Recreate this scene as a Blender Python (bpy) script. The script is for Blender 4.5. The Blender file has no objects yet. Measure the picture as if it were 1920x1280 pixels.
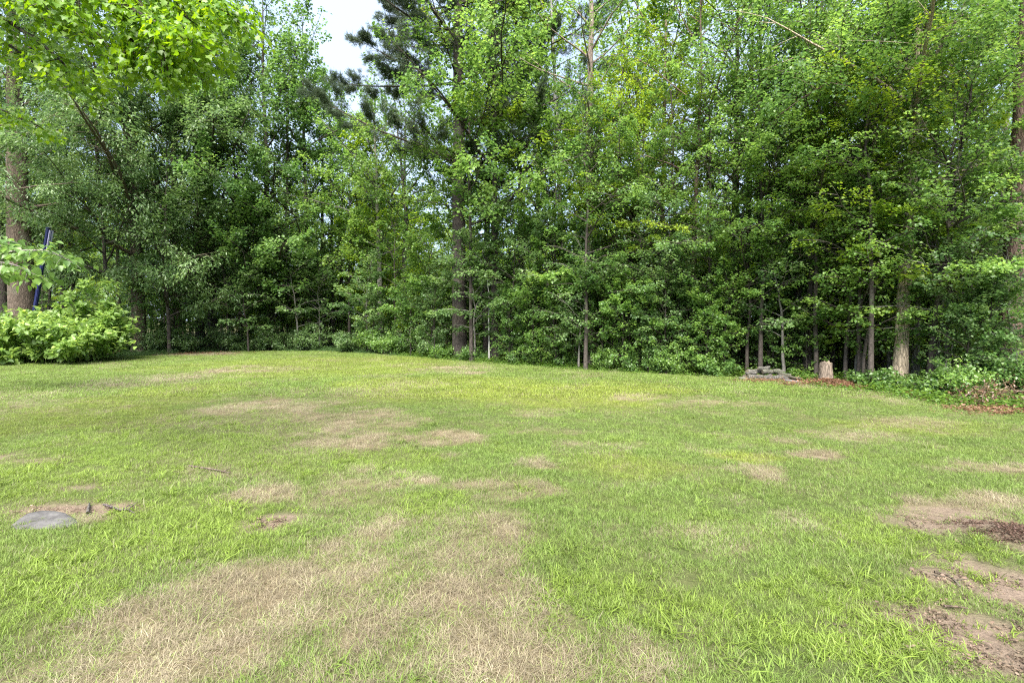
import bpy, math, random
import numpy as np
from math import radians, sin, cos, pi
from mathutils import Vector

S = bpy.context.scene
COL = S.collection
rnd = random.Random(7)

# ------------------------------------------------------------------ camera
PITCH = radians(2.4)
CAM_Z = 1.6
FPX = 960.0                       # focal length in photograph pixels (18 mm on 36 mm, 1920 px)
cam = bpy.data.cameras.new('camera')
cam.lens = 18.0
cam.sensor_width = 36.0
cam.clip_start = 0.05
cam.clip_end = 2000.0
cam_o = bpy.data.objects.new('camera', cam)
COL.objects.link(cam_o)
cam_o.location = (0, 0, CAM_Z)
cam_o.rotation_euler = (radians(90) - PITCH, 0, 0)
S.camera = cam_o

# ------------------------------------------------------------------ sky, sun, exposure
SUN_EL, SUN_AZ = radians(54), radians(188)       # azimuth clockwise from +Y: behind the camera
W = bpy.data.worlds.new('World')
S.world = W
W.use_nodes = True
nt = W.node_tree
nt.nodes.clear()
w_out = nt.nodes.new('ShaderNodeOutputWorld')
w_bg = nt.nodes.new('ShaderNodeBackground')
w_sky = nt.nodes.new('ShaderNodeTexSky')
w_sky.sky_type = 'NISHITA'
w_sky.sun_disc = False
w_sky.sun_elevation = SUN_EL
w_sky.sun_rotation = SUN_AZ
w_sky.air_density = 1.0
w_sky.dust_density = 3.0
w_sky.ozone_density = 1.0
w_tc = nt.nodes.new('ShaderNodeTexCoord')
w_no = nt.nodes.new('ShaderNodeTexNoise')
w_no.inputs['Scale'].default_value = 2.2
w_no.inputs['Detail'].default_value = 5
w_rp = nt.nodes.new('ShaderNodeMapRange')
w_rp.inputs['From Min'].default_value = 0.35
w_rp.inputs['From Max'].default_value = 0.62
w_rp.inputs['To Min'].default_value = 0.45
w_rp.inputs['To Max'].default_value = 0.95
w_mx = nt.nodes.new('ShaderNodeMix')
w_mx.data_type = 'RGBA'
w_mx.inputs['B'].default_value = (2.6, 3.2, 4.2, 1)      # thin bright cloud
nt.links.new(w_tc.outputs['Generated'], w_no.inputs['Vector'])
nt.links.new(w_no.outputs['Fac'], w_rp.inputs['Value'])
nt.links.new(w_rp.outputs['Result'], w_mx.inputs['Factor'])
nt.links.new(w_sky.outputs['Color'], w_mx.inputs['A'])
nt.links.new(w_mx.outputs['Result'], w_bg.inputs['Color'])
w_bg.inputs['Strength'].default_value = 0.052
nt.links.new(w_bg.outputs['Background'], w_out.inputs['Surface'])

sun = bpy.data.lights.new('sun', 'SUN')
sun.energy = 2.4
sun.angle = radians(40)
sun.color = (1.0, 0.95, 0.86)
sun_o = bpy.data.objects.new('sun', sun)
COL.objects.link(sun_o)
_sd = Vector((sin(SUN_AZ) * cos(SUN_EL), cos(SUN_AZ) * cos(SUN_EL), sin(SUN_EL)))
sun_o.rotation_euler = _sd.to_track_quat('Z', 'Y').to_euler()
sun_o.location = _sd * 60

S.view_settings.view_transform = 'Standard'
S.view_settings.look = 'None'
S.view_settings.gamma = 1.0
S.view_settings.use_curve_mapping = False
S.view_settings.exposure = 2.9
S.cycles.use_denoising = False
S.cycles.pixel_filter_type = 'BLACKMAN_HARRIS'
S.cycles.filter_width = 1.15
S.cycles.max_bounces = 10
S.cycles.diffuse_bounces = 5
S.cycles.glossy_bounces = 2
S.cycles.transmission_bounces = 6
S.cycles.caustics_reflective = False
S.cycles.caustics_refractive = False
S.cycles.sample_clamp_indirect = 6.0

# ------------------------------------------------------------------ placing helpers
def ray(px, py):
    x, y = (px - 960) / FPX, (640 - py) / FPX
    return Vector((x, cos(PITCH) + y * sin(PITCH), -sin(PITCH) + y * cos(PITCH)))

def on_ground(px, py):
    d = ray(px, py)
    t = -CAM_Z / d.z
    return (d.x * t, d.y * t)

def column(px, Y):                # ground point seen in picture column px at depth Y
    return ((px - 960) / FPX * (Y * cos(PITCH) + CAM_Z * sin(PITCH)), Y)

def at_height(px, py, Y):
    d = ray(px, py)
    t = Y / d.y
    return Vector((d.x * t, Y, CAM_Z + d.z * t))

def hash01(ix, iy, seed):
    h = (ix.astype(np.int64) * 374761393 + iy.astype(np.int64) * 668265263 + seed * 1442695041) & 0x7fffffff
    h = ((h ^ (h >> 13)) * 1274126177) & 0x7fffffff
    h = (h ^ (h >> 16)) & 0xffffff
    return h / float(0xffffff)

def vnoise(x, y, seed=0):
    x, y = np.asarray(x, float), np.asarray(y, float)
    ix, iy = np.floor(x), np.floor(y)
    fx, fy = x - ix, y - iy
    fx, fy = fx * fx * (3 - 2 * fx), fy * fy * (3 - 2 * fy)
    a = hash01(ix, iy, seed); b = hash01(ix + 1, iy, seed)
    c = hash01(ix, iy + 1, seed); d = hash01(ix + 1, iy + 1, seed)
    return (a * (1 - fx) + b * fx) * (1 - fy) + (c * (1 - fx) + d * fx) * fy

def fbm(x, y, f, seed=0, octaves=4):
    x, y = np.asarray(x, float), np.asarray(y, float)
    s, a, n = 0, 1.0, 0
    for o in range(octaves):
        s = s + a * vnoise(x * f + 17.3 * o, y * f - 9.1 * o, seed + o * 31)
        n += a
        a *= 0.55
        f *= 2.07
    return s / n

# lawn edge towards the wood, as ground points from left to right
EDGE = [(-60, 16.9), (-30, 17.2), (-17.5, 17.2), (-15.2, 18.6), (-17.0, 24.2), (-12.9, 26.3), (-9.5, 25.6), (-6.6, 23.8), (-1.2, 19.3), (2.4, 16.1),
        (5.7, 13.9), (7.1, 12.45), (7.9, 10.9), (8.25, 9.3), (8.7, 8.8), (11, 7.0), (30, 3.0), (60, 0)]
EX = np.array([e[0] for e in EDGE if True]); EY = np.array([e[1] for e in EDGE])
_EDX = [-60, -30, -17.5, -15.6, -14.5, -12.9, -9.5, -6.6, -1.2, 2.4, 5.7, 7.1, 7.9, 8.25, 8.7, 11, 30, 60]
_EDY = [18.5, 18.5, 19.5, 25.2, 26.2, 26.3, 25.6, 23.8, 19.3, 16.1, 13.9, 12.45, 10.9, 9.3, 8.8, 7.0, 3.0, 0]

def edge_y(x):
    return np.interp(x, _EDX, _EDY)

def beyond(x, y):                 # >0 in the wood, <0 on the lawn, roughly metres
    x, y = np.asarray(x, float), np.asarray(y, float)
    e = edge_y(x)
    sl = np.abs(edge_y(x + .3) - edge_y(x - .3)) / .6
    return (y - e) / np.sqrt(1 + sl * sl) + 0.35 * (fbm(x, y, 0.9, 5) - .5)

def ground_z(x, y):
    x, y = np.asarray(x, float), np.asarray(y, float)
    z = 0.10 * (fbm(x, y, 0.16, 3, 3) - .5) + 0.025 * (fbm(x, y, 1.1, 9, 2) - .5)
    r = np.sqrt(x * x + y * y)
    return z * np.clip((r - 1) / 3, 0, 1)

def gz(x, y):
    return float(ground_z(np.array([x]), np.array([y]))[0])

# ------------------------------------------------------------------ mesh helpers
def new_mesh(name, V, tris=None, quads=None, mat=None, smooth=False, fattr=None, mats=None, midx=None):
    V = np.asarray(V, np.float32)
    nT = 0 if tris is None else len(tris)
    nQ = 0 if quads is None else len(quads)
    me = bpy.data.meshes.new(name)
    me.vertices.add(len(V))
    me.vertices.foreach_set('co', V.ravel())
    loops = []
    starts = []
    if nT:
        loops.append(np.asarray(tris, np.int32).ravel()); starts.append(np.arange(nT) * 3)
    if nQ:
        loops.append(np.asarray(quads, np.int32).ravel()); starts.append(nT * 3 + np.arange(nQ) * 4)
    L = np.concatenate(loops)
    me.loops.add(len(L))
    me.loops.foreach_set('vertex_index', L)
    st = np.concatenate(starts).astype(np.int32)
    me.polygons.add(len(st))
    me.polygons.foreach_set('loop_start', st)
    if smooth:
        me.polygons.foreach_set('use_smooth', np.ones(len(st), bool))
    if fattr:
        for k, a in fattr.items():
            at = me.attributes.new(k, 'FLOAT', 'FACE')
            at.data.foreach_set('value', np.asarray(a, np.float32))
    if mats:
        for m in mats: me.materials.append(m)
        if midx is not None:
            me.polygons.foreach_set('material_index', np.asarray(midx, np.int32))
    elif mat:
        me.materials.append(mat)
    me.update(calc_edges=True)
    return me

def put(name, me, parent=None, loc=(0, 0, 0), rot=(0, 0, 0), color=None, scale=None):
    o = bpy.data.objects.new(name, me)
    COL.objects.link(o)
    o.location = loc
    o.rotation_euler = rot
    if scale is not None: o.scale = scale if hasattr(scale, '__len__') else (scale,) * 3
    if parent is not None: o.parent = parent
    if color is not None: o.color = tuple(color) + (1,)
    return o

def tag(o, label=None, cat=None, group=None, kind=None):
    if label: o['label'] = label
    if cat: o['category'] = cat
    if group: o['group'] = group
    if kind: o['kind'] = kind
    return o

def empty(name, loc, label, cat, group=None, rz=0):
    o = bpy.data.objects.new(name, None)
    COL.objects.link(o)
    o.location = loc
    o.rotation_euler = (0, 0, rz)
    return tag(o, label, cat, group)

class Tubes:
    """collects tapered tubes into one vertex / quad list"""
    def __init__(self):
        self.V, self.Q, self.T, self.n = [], [], [], 0
    def add(self, P, R, sides=6, rough=0.0, rng=None, cap=True):
        P = np.asarray(P, float); R = np.asarray(R, float)
        k = len(P)
        T = np.gradient(P, axis=0)
        T /= np.linalg.norm(T, axis=1, keepdims=True) + 1e-9
        ref = np.array([0.0, 0, 1]) if abs(T[:, 2]).mean() < .8 else np.array([1.0, 0, 0])
        A = np.cross(T, ref); A /= np.linalg.norm(A, axis=1, keepdims=True) + 1e-9
        B = np.cross(T, A)
        th = np.linspace(0, 2 * pi, sides, endpoint=False)
        rr = R[:, None] * np.ones((1, sides))
        if rough and rng is not None:
            lobes = 1 + rough * rng.normal(0, 1, sides)[None, :]
            rr = rr * lobes * (1 + rough * .6 * rng.normal(0, 1, (k, sides)))
        V = P[:, None, :] + rr[:, :, None] * (np.cos(th)[None, :, None] * A[:, None, :] + np.sin(th)[None, :, None] * B[:, None, :])
        self.V.append(V.reshape(-1, 3))
        i = np.arange(k - 1)[:, None] * sides
        j = np.arange(sides)[None, :]
        j2 = (j + 1) % sides
        q = np.stack([i + j, i + j2, i + sides + j2, i + sides + j], -1).reshape(-1, 4) + self.n
        self.Q.append(q)
        n0 = self.n
        self.n += k * sides
        if cap:
            self.V.append(P[-1:] + T[-1:] * R[-1] * .3)
            a = n0 + (k - 1) * sides + np.arange(sides)
            b = n0 + (k - 1) * sides + (np.arange(sides) + 1) % sides
            self.T.append(np.stack([a, b, np.full(sides, self.n)], -1))
            self.n += 1
    def mesh(self, name, mat, smooth=True):
        return new_mesh(name, np.concatenate(self.V), np.concatenate(self.T) if self.T else None, np.concatenate(self.Q), mat, smooth)

class Leaves:
    """collects leaves: a base point, a direction, a face normal, a length, a width and a tint each"""
    def __init__(self):
        self.c = []
    def add(self, P, D, N, L, Wd, t):
        n = len(P)
        f = lambda a: np.broadcast_to(np.asarray(a, float), (n,)).copy()
        self.c.append((np.asarray(P, float), np.asarray(D, float), np.asarray(N, float), f(L), f(Wd), f(t)))
    def count(self):
        return sum(len(a[0]) for a in self.c)
    def arrays(self):
        P, D, N, L, Wd, t = (np.concatenate([a[i] for a in self.c]) for i in range(6))
        D = D / (np.linalg.norm(D, axis=1, keepdims=True) + 1e-9)
        Sd = np.cross(D, N); Sd /= np.linalg.norm(Sd, axis=1, keepdims=True) + 1e-9
        N = np.cross(Sd, D)
        return P, D, N, Sd, L, Wd, t
    def mesh(self, name, mat):
        P, D, N, Sd, L, Wd, t = self.arrays()
        n = len(P)
        L_, W_ = L[:, None], Wd[:, None]
        tip = P + D * L_ - N * L_ * .12
        lf = P + D * L_ * .42 + Sd * W_ * .5 + N * W_ * .16
        rt = P + D * L_ * .42 - Sd * W_ * .5 + N * W_ * .16
        V = np.stack([P, rt, tip, lf], 1).reshape(-1, 3)
        b = (np.arange(n) * 4)[:, None]
        tr = np.stack([b + [0, 1, 2], b + [0, 2, 3]], 1).reshape(-1, 3)
        return new_mesh(name, V, tr, None, mat, False, {'tint': np.repeat(t, 2)})
    def shaped(self, name, mat, outline, pick=None):
        """leaves cut to an outline given as (across, along) pairs, fanned round the midrib"""
        P, D, N, Sd, L, Wd, t = self.arrays()
        if pick is not None:
            P, D, N, Sd, L, Wd, t = (a[pick] for a in (P, D, N, Sd, L, Wd, t))
        n, k = len(P), len(outline)
        O = np.array(outline)
        h = np.abs(O[:, 0]) * .22 - (O[:, 1] ** 2) * .14
        V = P[:, None, :] + L[:, None, None] * (O[None, :, 1:2] * D[:, None, :] + h[None, :, None] * N[:, None, :]) + Wd[:, None, None] * O[None, :, 0:1] * Sd[:, None, :]
        C = (P + D * (L * .42)[:, None] - N * (L * .02)[:, None])[:, None, :]
        V = np.concatenate([V, C], 1).reshape(-1, 3)
        b = (np.arange(n) * (k + 1))[:, None]
        fan = np.array([[i, (i + 1) % k, k] for i in range(k)])
        tr = (b[:, :, None] + fan[None]).reshape(-1, 3)
        return new_mesh(name, V, tr, None, mat, False, {'tint': np.repeat(t, k)})

MAPLE = [(0, 0), (.22, .06), (.46, .02), (.40, .22), (.56, .46), (.34, .48), (.24, .60), (.16, .78), (0, 1), (-.16, .78), (-.24, .60), (-.34, .48), (-.56, .46), (-.40, .22), (-.46, .02), (-.22, .06)]
OVATE = [(0, 0), (.34, .12), (.48, .36), (.34, .66), (.10, .9), (0, 1), (-.10, .9), (-.34, .66), (-.48, .36), (-.34, .12)]

# ------------------------------------------------------------------ materials
def mat(name):
    m = bpy.data.materials.new(name)
    m.use_nodes = True
    m.node_tree.nodes.clear()
    return m, m.node_tree.nodes, m.node_tree.links

def node(N, t, **kw):
    n = N.new(t)
    for k, v in kw.items():
        if k in n.inputs: n.inputs[k].default_value = v
        else: setattr(n, k, v)
    return n

def leaf_material(name, rough=.42, spec=.45, trans=.42, instanced=False):
    m, N, L = mat(name)
    out = N.new('ShaderNodeOutputMaterial')
    at = node(N, 'ShaderNodeAttribute', attribute_name='tint')
    if instanced:
        oi = node(N, 'ShaderNodeAttribute', attribute_name='leafcol', attribute_type='INSTANCER')
    else:
        oi = N.new('ShaderNodeObjectInfo')
    mr = node(N, 'ShaderNodeMapRange')
    mr.inputs['To Min'].default_value = .55; mr.inputs['To Max'].default_value = 1.5
    L.new(at.outputs['Fac'], mr.inputs['Value'])
    # leaf to leaf the green runs from bluish to yellowish
    hs = N.new('ShaderNodeHueSaturation')
    mh = node(N, 'ShaderNodeMapRange')
    mh.inputs['To Min'].default_value = .525; mh.inputs['To Max'].default_value = .478
    L.new(at.outputs['Fac'], mh.inputs['Value'])
    L.new(mh.outputs['Result'], hs.inputs['Hue'])
    L.new(mr.outputs['Result'], hs.inputs['Value'])
    L.new(oi.outputs['Color'], hs.inputs['Color'])
    p = node(N, 'ShaderNodeBsdfPrincipled', Roughness=rough)
    p.inputs['Specular IOR Level'].default_value = spec
    L.new(hs.outputs['Color'], p.inputs['Base Color'])
    tr = N.new('ShaderNodeBsdfTranslucent')
    hy = node(N, 'ShaderNodeHueSaturation', Hue=.487, Saturation=1.08, Value=1.8)
    L.new(hs.outputs['Color'], hy.inputs['Color'])
    L.new(hy.outputs['Color'], tr.inputs['Color'])
    mx = node(N, 'ShaderNodeMixShader', Fac=trans)
    L.new(p.outputs[0], mx.inputs[1]); L.new(tr.outputs[0], mx.inputs[2])
    L.new(mx.outputs[0], out.inputs['Surface'])
    return m

M_LEAF = leaf_material('leaf', .40, .6, .42)
M_LEAF_THIN = leaf_material('thin_leaf', .42, .5, .48)
M_NEEDLE = leaf_material('pine_needle', .5, .35, .25)
M_COVER = leaf_material('cover_leaf', .5, .3, .4, instanced=True)

def bark_material(name, scale=(9, 9, 1.6), bump=.6, contrast=.55):
    m, N, L = mat(name)
    out = N.new('ShaderNodeOutputMaterial')
    oi = N.new('ShaderNodeObjectInfo')
    tc = N.new('ShaderNodeTexCoord')
    mp = node(N, 'ShaderNodeMapping'); mp.inputs['Scale'].default_value = scale
    L.new(tc.outputs['Object'], mp.inputs['Vector'])
    n1 = node(N, 'ShaderNodeTexNoise', Scale=3.0, Detail=6.0, Roughness=.65)
    L.new(mp.outputs[0], n1.inputs['Vector'])
    vo = node(N, 'ShaderNodeTexVoronoi', Scale=2.6, feature='DISTANCE_TO_EDGE')
    L.new(mp.outputs[0], vo.inputs['Vector'])
    n2 = node(N, 'ShaderNodeTexNoise', Scale=1.7, Detail=3.0)
    L.new(tc.outputs['Object'], n2.inputs['Vector'])
    a = node(N, 'ShaderNodeMapRange'); a.inputs['From Max'].default_value = .16
    a.inputs['To Min'].default_value = 1 - contrast
    L.new(vo.outputs['Distance'], a.inputs['Value'])
    b = node(N, 'ShaderNodeMapRange'); b.inputs['From Min'].default_value = .3; b.inputs['From Max'].default_value = .75
    b.inputs['To Min'].default_value = .6; b.inputs['To Max'].default_value = 1.35
    L.new(n1.outputs['Fac'], b.inputs['Value'])
    mu = node(N, 'ShaderNodeMath', operation='MULTIPLY')
    L.new(a.outputs[0], mu.inputs[0]); L.new(b.outputs[0], mu.inputs[1])
    hs = N.new('ShaderNodeHueSaturation')
    L.new(oi.outputs['Color'], hs.inputs['Color']); L.new(mu.outputs[0], hs.inputs['Value'])
    # lichen blotches
    li = node(N, 'ShaderNodeMapRange'); li.inputs['From Min'].default_value = .55; li.inputs['From Max'].default_value = .7
    li.inputs['To Max'].default_value = .35
    L.new(n2.outputs['Fac'], li.inputs['Value'])
    mix = node(N, 'ShaderNodeMix', data_type='RGBA'); mix.inputs['B'].default_value = (.19, .21, .15, 1)
    L.new(li.outputs[0], mix.inputs['Factor']); L.new(hs.outputs[0], mix.inputs['A'])
    p = node(N, 'ShaderNodeBsdfPrincipled', Roughness=.9)
    p.inputs['Specular IOR Level'].default_value = .15
    L.new(mix.outputs['Result'], p.inputs['Base Color'])
    bp = node(N, 'ShaderNodeBump', Strength=bump, Distance=.03)
    L.new(mu.outputs[0], bp.inputs['Height']); L.new(bp.outputs[0], p.inputs['Normal'])
    L.new(p.outputs[0], out.inputs['Surface'])
    return m

M_BARK = bark_material('bark')
M_SMOOTHBARK = bark_material('smooth_bark', (5, 5, 3), .3, .3)

def simple(name, col, rough=.8, var=.35, scale=8.0, bump=.4, objcol=False):
    m, N, L = mat(name)
    out = N.new('ShaderNodeOutputMaterial')
    tc = N.new('ShaderNodeTexCoord')
    n1 = node(N, 'ShaderNodeTexNoise', Scale=scale, Detail=7.0, Roughness=.65)
    L.new(tc.outputs['Object'], n1.inputs['Vector'])
    r = node(N, 'ShaderNodeMapRange'); r.inputs['From Min'].default_value = .3; r.inputs['From Max'].default_value = .7
    r.inputs['To Min'].default_value = 1 - var; r.inputs['To Max'].default_value = 1 + var
    L.new(n1.outputs['Fac'], r.inputs['Value'])
    hs = node(N, 'ShaderNodeHueSaturation')
    hs.inputs['Color'].default_value = tuple(col) + (1,)
    if objcol:
        oi = N.new('ShaderNodeObjectInfo'); L.new(oi.outputs['Color'], hs.inputs['Color'])
    L.new(r.outputs[0], hs.inputs['Value'])
    p = node(N, 'ShaderNodeBsdfPrincipled', Roughness=rough)
    p.inputs['Specular IOR Level'].default_value = .25
    L.new(hs.outputs[0], p.inputs['Base Color'])
    bp = node(N, 'ShaderNodeBump', Strength=bump, Distance=.02)
    L.new(n1.outputs['Fac'], bp.inputs['Height']); L.new(bp.outputs[0], p.inputs['Normal'])
    L.new(p.outputs[0], out.inputs['Surface'])
    return m

# ------------------------------------------------------------------ the lawn: where it is dry, bare or lush
def blobs(x, y, L, warp=.45, seed=40):
    """L: (px, py, half width px, half height px, strength) read on the ground; soft uneven ellipses"""
    x, y = np.asarray(x, float), np.asarray(y, float)
    out = np.zeros_like(x)
    for i, (px, py, rx, ry, s) in enumerate(L):
        cx, cy = on_ground(px, py)
        x0, _ = on_ground(px - rx, py); x1, _ = on_ground(px + rx, py)
        _, y1 = on_ground(px, py - ry); _, y0 = on_ground(px, py + ry)
        ax, ay = (x1 - x0) / 2, (y1 - y0) / 2
        cy = (y0 + y1) / 2
        d = np.sqrt(((x - cx) / ax) ** 2 + ((y - cy) / ay) ** 2)
        fr = 1.2 / max(.25, min(ax, ay))
        d = d + warp * 2 * (fbm(x, y, fr, seed + i, 4) - .5)
        out = np.maximum(out, s * np.clip((1.25 - d) / .5, 0, 1))
    return out

DRY = [(560, 1185, 470, 120, 1.0), (980, 1235, 250, 85, 1.0), (120, 1275, 260, 40, .95), (770, 1040, 190, 90, .85), (640, 950, 120, 70, .55),
       (480, 935, 75, 26, .85), (900, 1065, 70, 35, .8), (720, 905, 115, 18, .9), (945, 922, 95, 22, 1.0), (1000, 872, 36, 12, .9),
       (640, 795, 150, 26, .85), (470, 775, 140, 26, .75), (720, 828, 100, 14, .9), (845, 822, 60, 14, .9), (1120, 845, 80, 14, .75),
       (590, 830, 60, 12, .8), (1010, 776, 55, 8, .7), (860, 694, 75, 7, .75), (480, 694, 95, 8, .6), (370, 664, 60, 4, .8), (300, 712, 120, 12, .45), (800, 860, 60, 8, .4),
       (1430, 886, 50, 14, .9), (1545, 853, 45, 10, .9), (1590, 815, 90, 13, .75), (1480, 825, 40, 8, .6), (1850, 872, 110, 10, .65), (1700, 790, 130, 10, .45),
       (1330, 760, 120, 7, .45), (1180, 745, 60, 6, .5), (1800, 965, 130, 38, .9), (1890, 940, 80, 26, .9), (1730, 1150, 110, 26, .8), (1840, 1200, 120, 50, .75),
       (1520, 990, 110, 30, .4), (1350, 1010, 90, 30, .35), (240, 1040, 140, 40, .45), (80, 955, 90, 22, .8), (220, 962, 60, 18, .9), (380, 882, 60, 10, .6), (60, 862, 70, 10, .7), (130, 910, 60, 14, .5)]
BARE = [(1900, 1015, 60, 55, 1.0), (1800, 975, 110, 32, .85), (1900, 1110, 80, 70, 1.0), (1800, 985, 130, 30, .9), (1825, 1185, 130, 36, 1.0), (1720, 1150, 80, 18, .85), (1790, 1085, 80, 18, .8), (1880, 1235, 80, 36, .95), (515, 982, 45, 18, .9), (642, 1146, 20, 9, .9), (1080, 1172, 16, 13, .9), (1545, 856, 18, 5, .9),
        (100, 958, 85, 12, .9), (215, 958, 42, 14, .8), (4, 858, 16, 12, .9), (60, 866, 40, 5, .6), (150, 915, 26, 8, .7), (300, 663, 90, 4, .9), (480, 958, 14, 6, .6), (625, 985, 12, 6, .5), (1310, 1175, 16, 5, .4)]
LUSH = [(200, 870, 300, 90, .9), (330, 1000, 190, 70, 1.0), (100, 1100, 150, 90, .9), (720, 865, 130, 18, .9), (800, 950, 100, 24, .7), (1130, 1120, 130, 38, 1.0), (1270, 1160, 130, 45, .9),
        (1640, 1000, 90, 40, .9), (1600, 1110, 190, 40, .9), (1840, 1060, 55, 45, .9), (1560, 1200, 160, 50, .8), (560, 870, 120, 26, .7), (1060, 1100, 40, 18, 1), (1350, 920, 60, 12, .5)]
YEL = [(1050, 745, 260, 28, .9), (820, 730, 200, 24, .7), (1400, 860, 70, 10, .9), (1180, 880, 120, 24, .5), (560, 690, 250, 20, .6), (1700, 800, 160, 14, .5), (150, 780, 180, 60, .5)]

def lawn_masks(x, y):
    x, y = np.asarray(x, float), np.asarray(y, float)
    dry = blobs(x, y, DRY, .5, 40)
    base = fbm(x, y, .55, 77, 4)
    fine = fbm(x, y, 3.1, 78, 3)
    mid = fbm(x, y, 1.5, 79, 4)
    dry = np.clip(dry * np.clip(-.55 + 1.2 * fine + 1.5 * mid, .05, 1) + np.clip((base - .54) * 2.2, 0, .35) + .30 * np.clip((fine - .44) * 3, 0, 1), 0, 1)
    bare = blobs(x, y, BARE, .5, 90)
    lush = blobs(x, y, LUSH, .5, 140) * np.clip(.4 + 1.2 * (fbm(x, y, 2.4, 61, 3)), 0, 1)
    yel = blobs(x, y, YEL, .5, 190)
    stripe = .5 + .5 * np.sin((x * .55 + y * .9) * 2 * pi / 1.1 + 2 * fbm(x, y, .4, 8))
    yel = np.clip(yel * .8 + .25 * stripe * fbm(x, y, .3, 12), 0, 1)
    edge = fbm(x, y, 6.0, 83, 3)
    dry = np.clip((dry + (edge - .5) * .75 * np.clip(dry * 4, 0, 1)), 0, 1)
    dry = dry * (1 - .6 * np.clip((lush - .15) / .6, 0, 1))
    dry = dry * np.clip(.45 + .95 * fbm(x, y, 2.6, 88, 3), .55, 1)
    return dry, bare, lush, yel

# ------------------------------------------------------------------ ground sheets
m, N, L = mat('forest_soil')
out = N.new('ShaderNodeOutputMaterial')
tc = N.new('ShaderNodeTexCoord')
n1 = node(N, 'ShaderNodeTexNoise', Scale=1.3, Detail=8.0, Roughness=.7); L.new(tc.outputs['Object'], n1.inputs['Vector'])
n2 = node(N, 'ShaderNodeTexVoronoi', Scale=14.0); L.new(tc.outputs['Object'], n2.inputs['Vector'])
cr = N.new('ShaderNodeValToRGB')
cr.color_ramp.elements[0].position = .3; cr.color_ramp.elements[0].color = (.035, .026, .016, 1)
cr.color_ramp.elements[1].position = .7; cr.color_ramp.elements[1].color = (.13, .10, .055, 1)
e = cr.color_ramp.elements.new(.52); e.color = (.06, .065, .025, 1)
L.new(n1.outputs['Fac'], cr.inputs['Fac'])
hs = N.new('ShaderNodeHueSaturation'); L.new(cr.outputs[0], hs.inputs['Color'])
mr = node(N, 'ShaderNodeMapRange'); mr.inputs['To Min'].default_value = .6; mr.inputs['To Max'].default_value = 1.5
L.new(n2.outputs['Color'], mr.inputs['Value']); L.new(mr.outputs[0], hs.inputs['Value'])
p = node(N, 'ShaderNodeBsdfPrincipled', Roughness=.95); p.inputs['Specular IOR Level'].default_value = .1
L.new(hs.outputs[0], p.inputs['Base Color'])
bp = node(N, 'ShaderNodeBump', Strength=.7, Distance=.05); L.new(n2.outputs['Distance'], bp.inputs['Height']); L.new(bp.outputs[0], p.inputs['Normal'])
L.new(p.outputs[0], out.inputs['Surface'])
M_SOIL = m

def sheet(xs, ys, zf):
    X, Y = np.meshgrid(xs, ys)
    V = np.stack([X.ravel(), Y.ravel(), zf(X.ravel(), Y.ravel())], -1)
    nx, ny = len(xs), len(ys)
    i = np.arange(nx - 1)[None, :] + np.arange(ny - 1)[:, None] * nx
    Q = np.stack([i, i + 1, i + nx + 1, i + nx], -1).reshape(-1, 4)
    return V, Q

gx = np.concatenate([[-900, -300, -120], np.linspace(-60, 60, 121), [120, 300, 900]])
gy = np.concatenate([[-900, -300, -60, -20], np.linspace(-8, 80, 89), [140, 300, 900]])
V, Q = sheet(gx, gy, lambda x, y: ground_z(x, y) - .05)
forest_floor = put('forest_floor', new_mesh('forest_floor', V, None, Q, M_SOIL, True))
tag(forest_floor, 'dark leaf-littered ground running back under the trees', kind='structure')

m, N, L = mat('lawn_soil')
out = N.new('ShaderNodeOutputMaterial')
tc = N.new('ShaderNodeTexCoord')
A = {k: node(N, 'ShaderNodeAttribute', attribute_name=k) for k in ('dry', 'bare', 'lush', 'yel')}
nf = node(N, 'ShaderNodeTexNoise', Scale=45.0, Detail=6.0, Roughness=.75); L.new(tc.outputs['Object'], nf.inputs['Vector'])
ng = node(N, 'ShaderNodeTexNoise', Scale=7.0, Detail=4.0, Roughness=.6); L.new(tc.outputs['Object'], ng.inputs['Vector'])
def mixc(fac, a, b):
    mx = node(N, 'ShaderNodeMix', data_type='RGBA')
    for s, v in (('A', a), ('B', b)):
        if isinstance(v, tuple): mx.inputs[s].default_value = v + (1,)
        else: L.new(v, mx.inputs[s])
    if isinstance(fac, float): mx.inputs['Factor'].default_value = fac
    else: L.new(fac, mx.inputs['Factor'])
    return mx.outputs['Result']
green = mixc(A['yel'].outputs['Fac'], (.070, .088, .030), (.115, .125, .034))
c = mixc(A['dry'].outputs['Fac'], green, (.185, .148, .092))
brown = mixc(ng.outputs['Fac'], (.095, .068, .053), (.265, .205, .158))
c = mixc(A['bare'].outputs['Fac'], c, brown)
hs = N.new('ShaderNodeHueSaturation'); L.new(c, hs.inputs['Color'])
mr = node(N, 'ShaderNodeMapRange'); mr.inputs['From Min'].default_value = .3; mr.inputs['From Max'].default_value = .7
mr.inputs['To Min'].default_value = .6; mr.inputs['To Max'].default_value = 1.3
L.new(nf.outputs['Fac'], mr.inputs['Value']); L.new(mr.outputs[0], hs.inputs['Value'])
p = node(N, 'ShaderNodeBsdfPrincipled', Roughness=.95); p.inputs['Specular IOR Level'].default_value = .1
L.new(hs.outputs[0], p.inputs['Base Color'])
bp = node(N, 'ShaderNodeBump', Strength=.8, Distance=.03); L.new(nf.outputs['Fac'], bp.inputs['Height']); L.new(bp.outputs[0], p.inputs['Normal'])
L.new(p.outputs[0], out.inputs['Surface'])
M_LAWN = m

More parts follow.
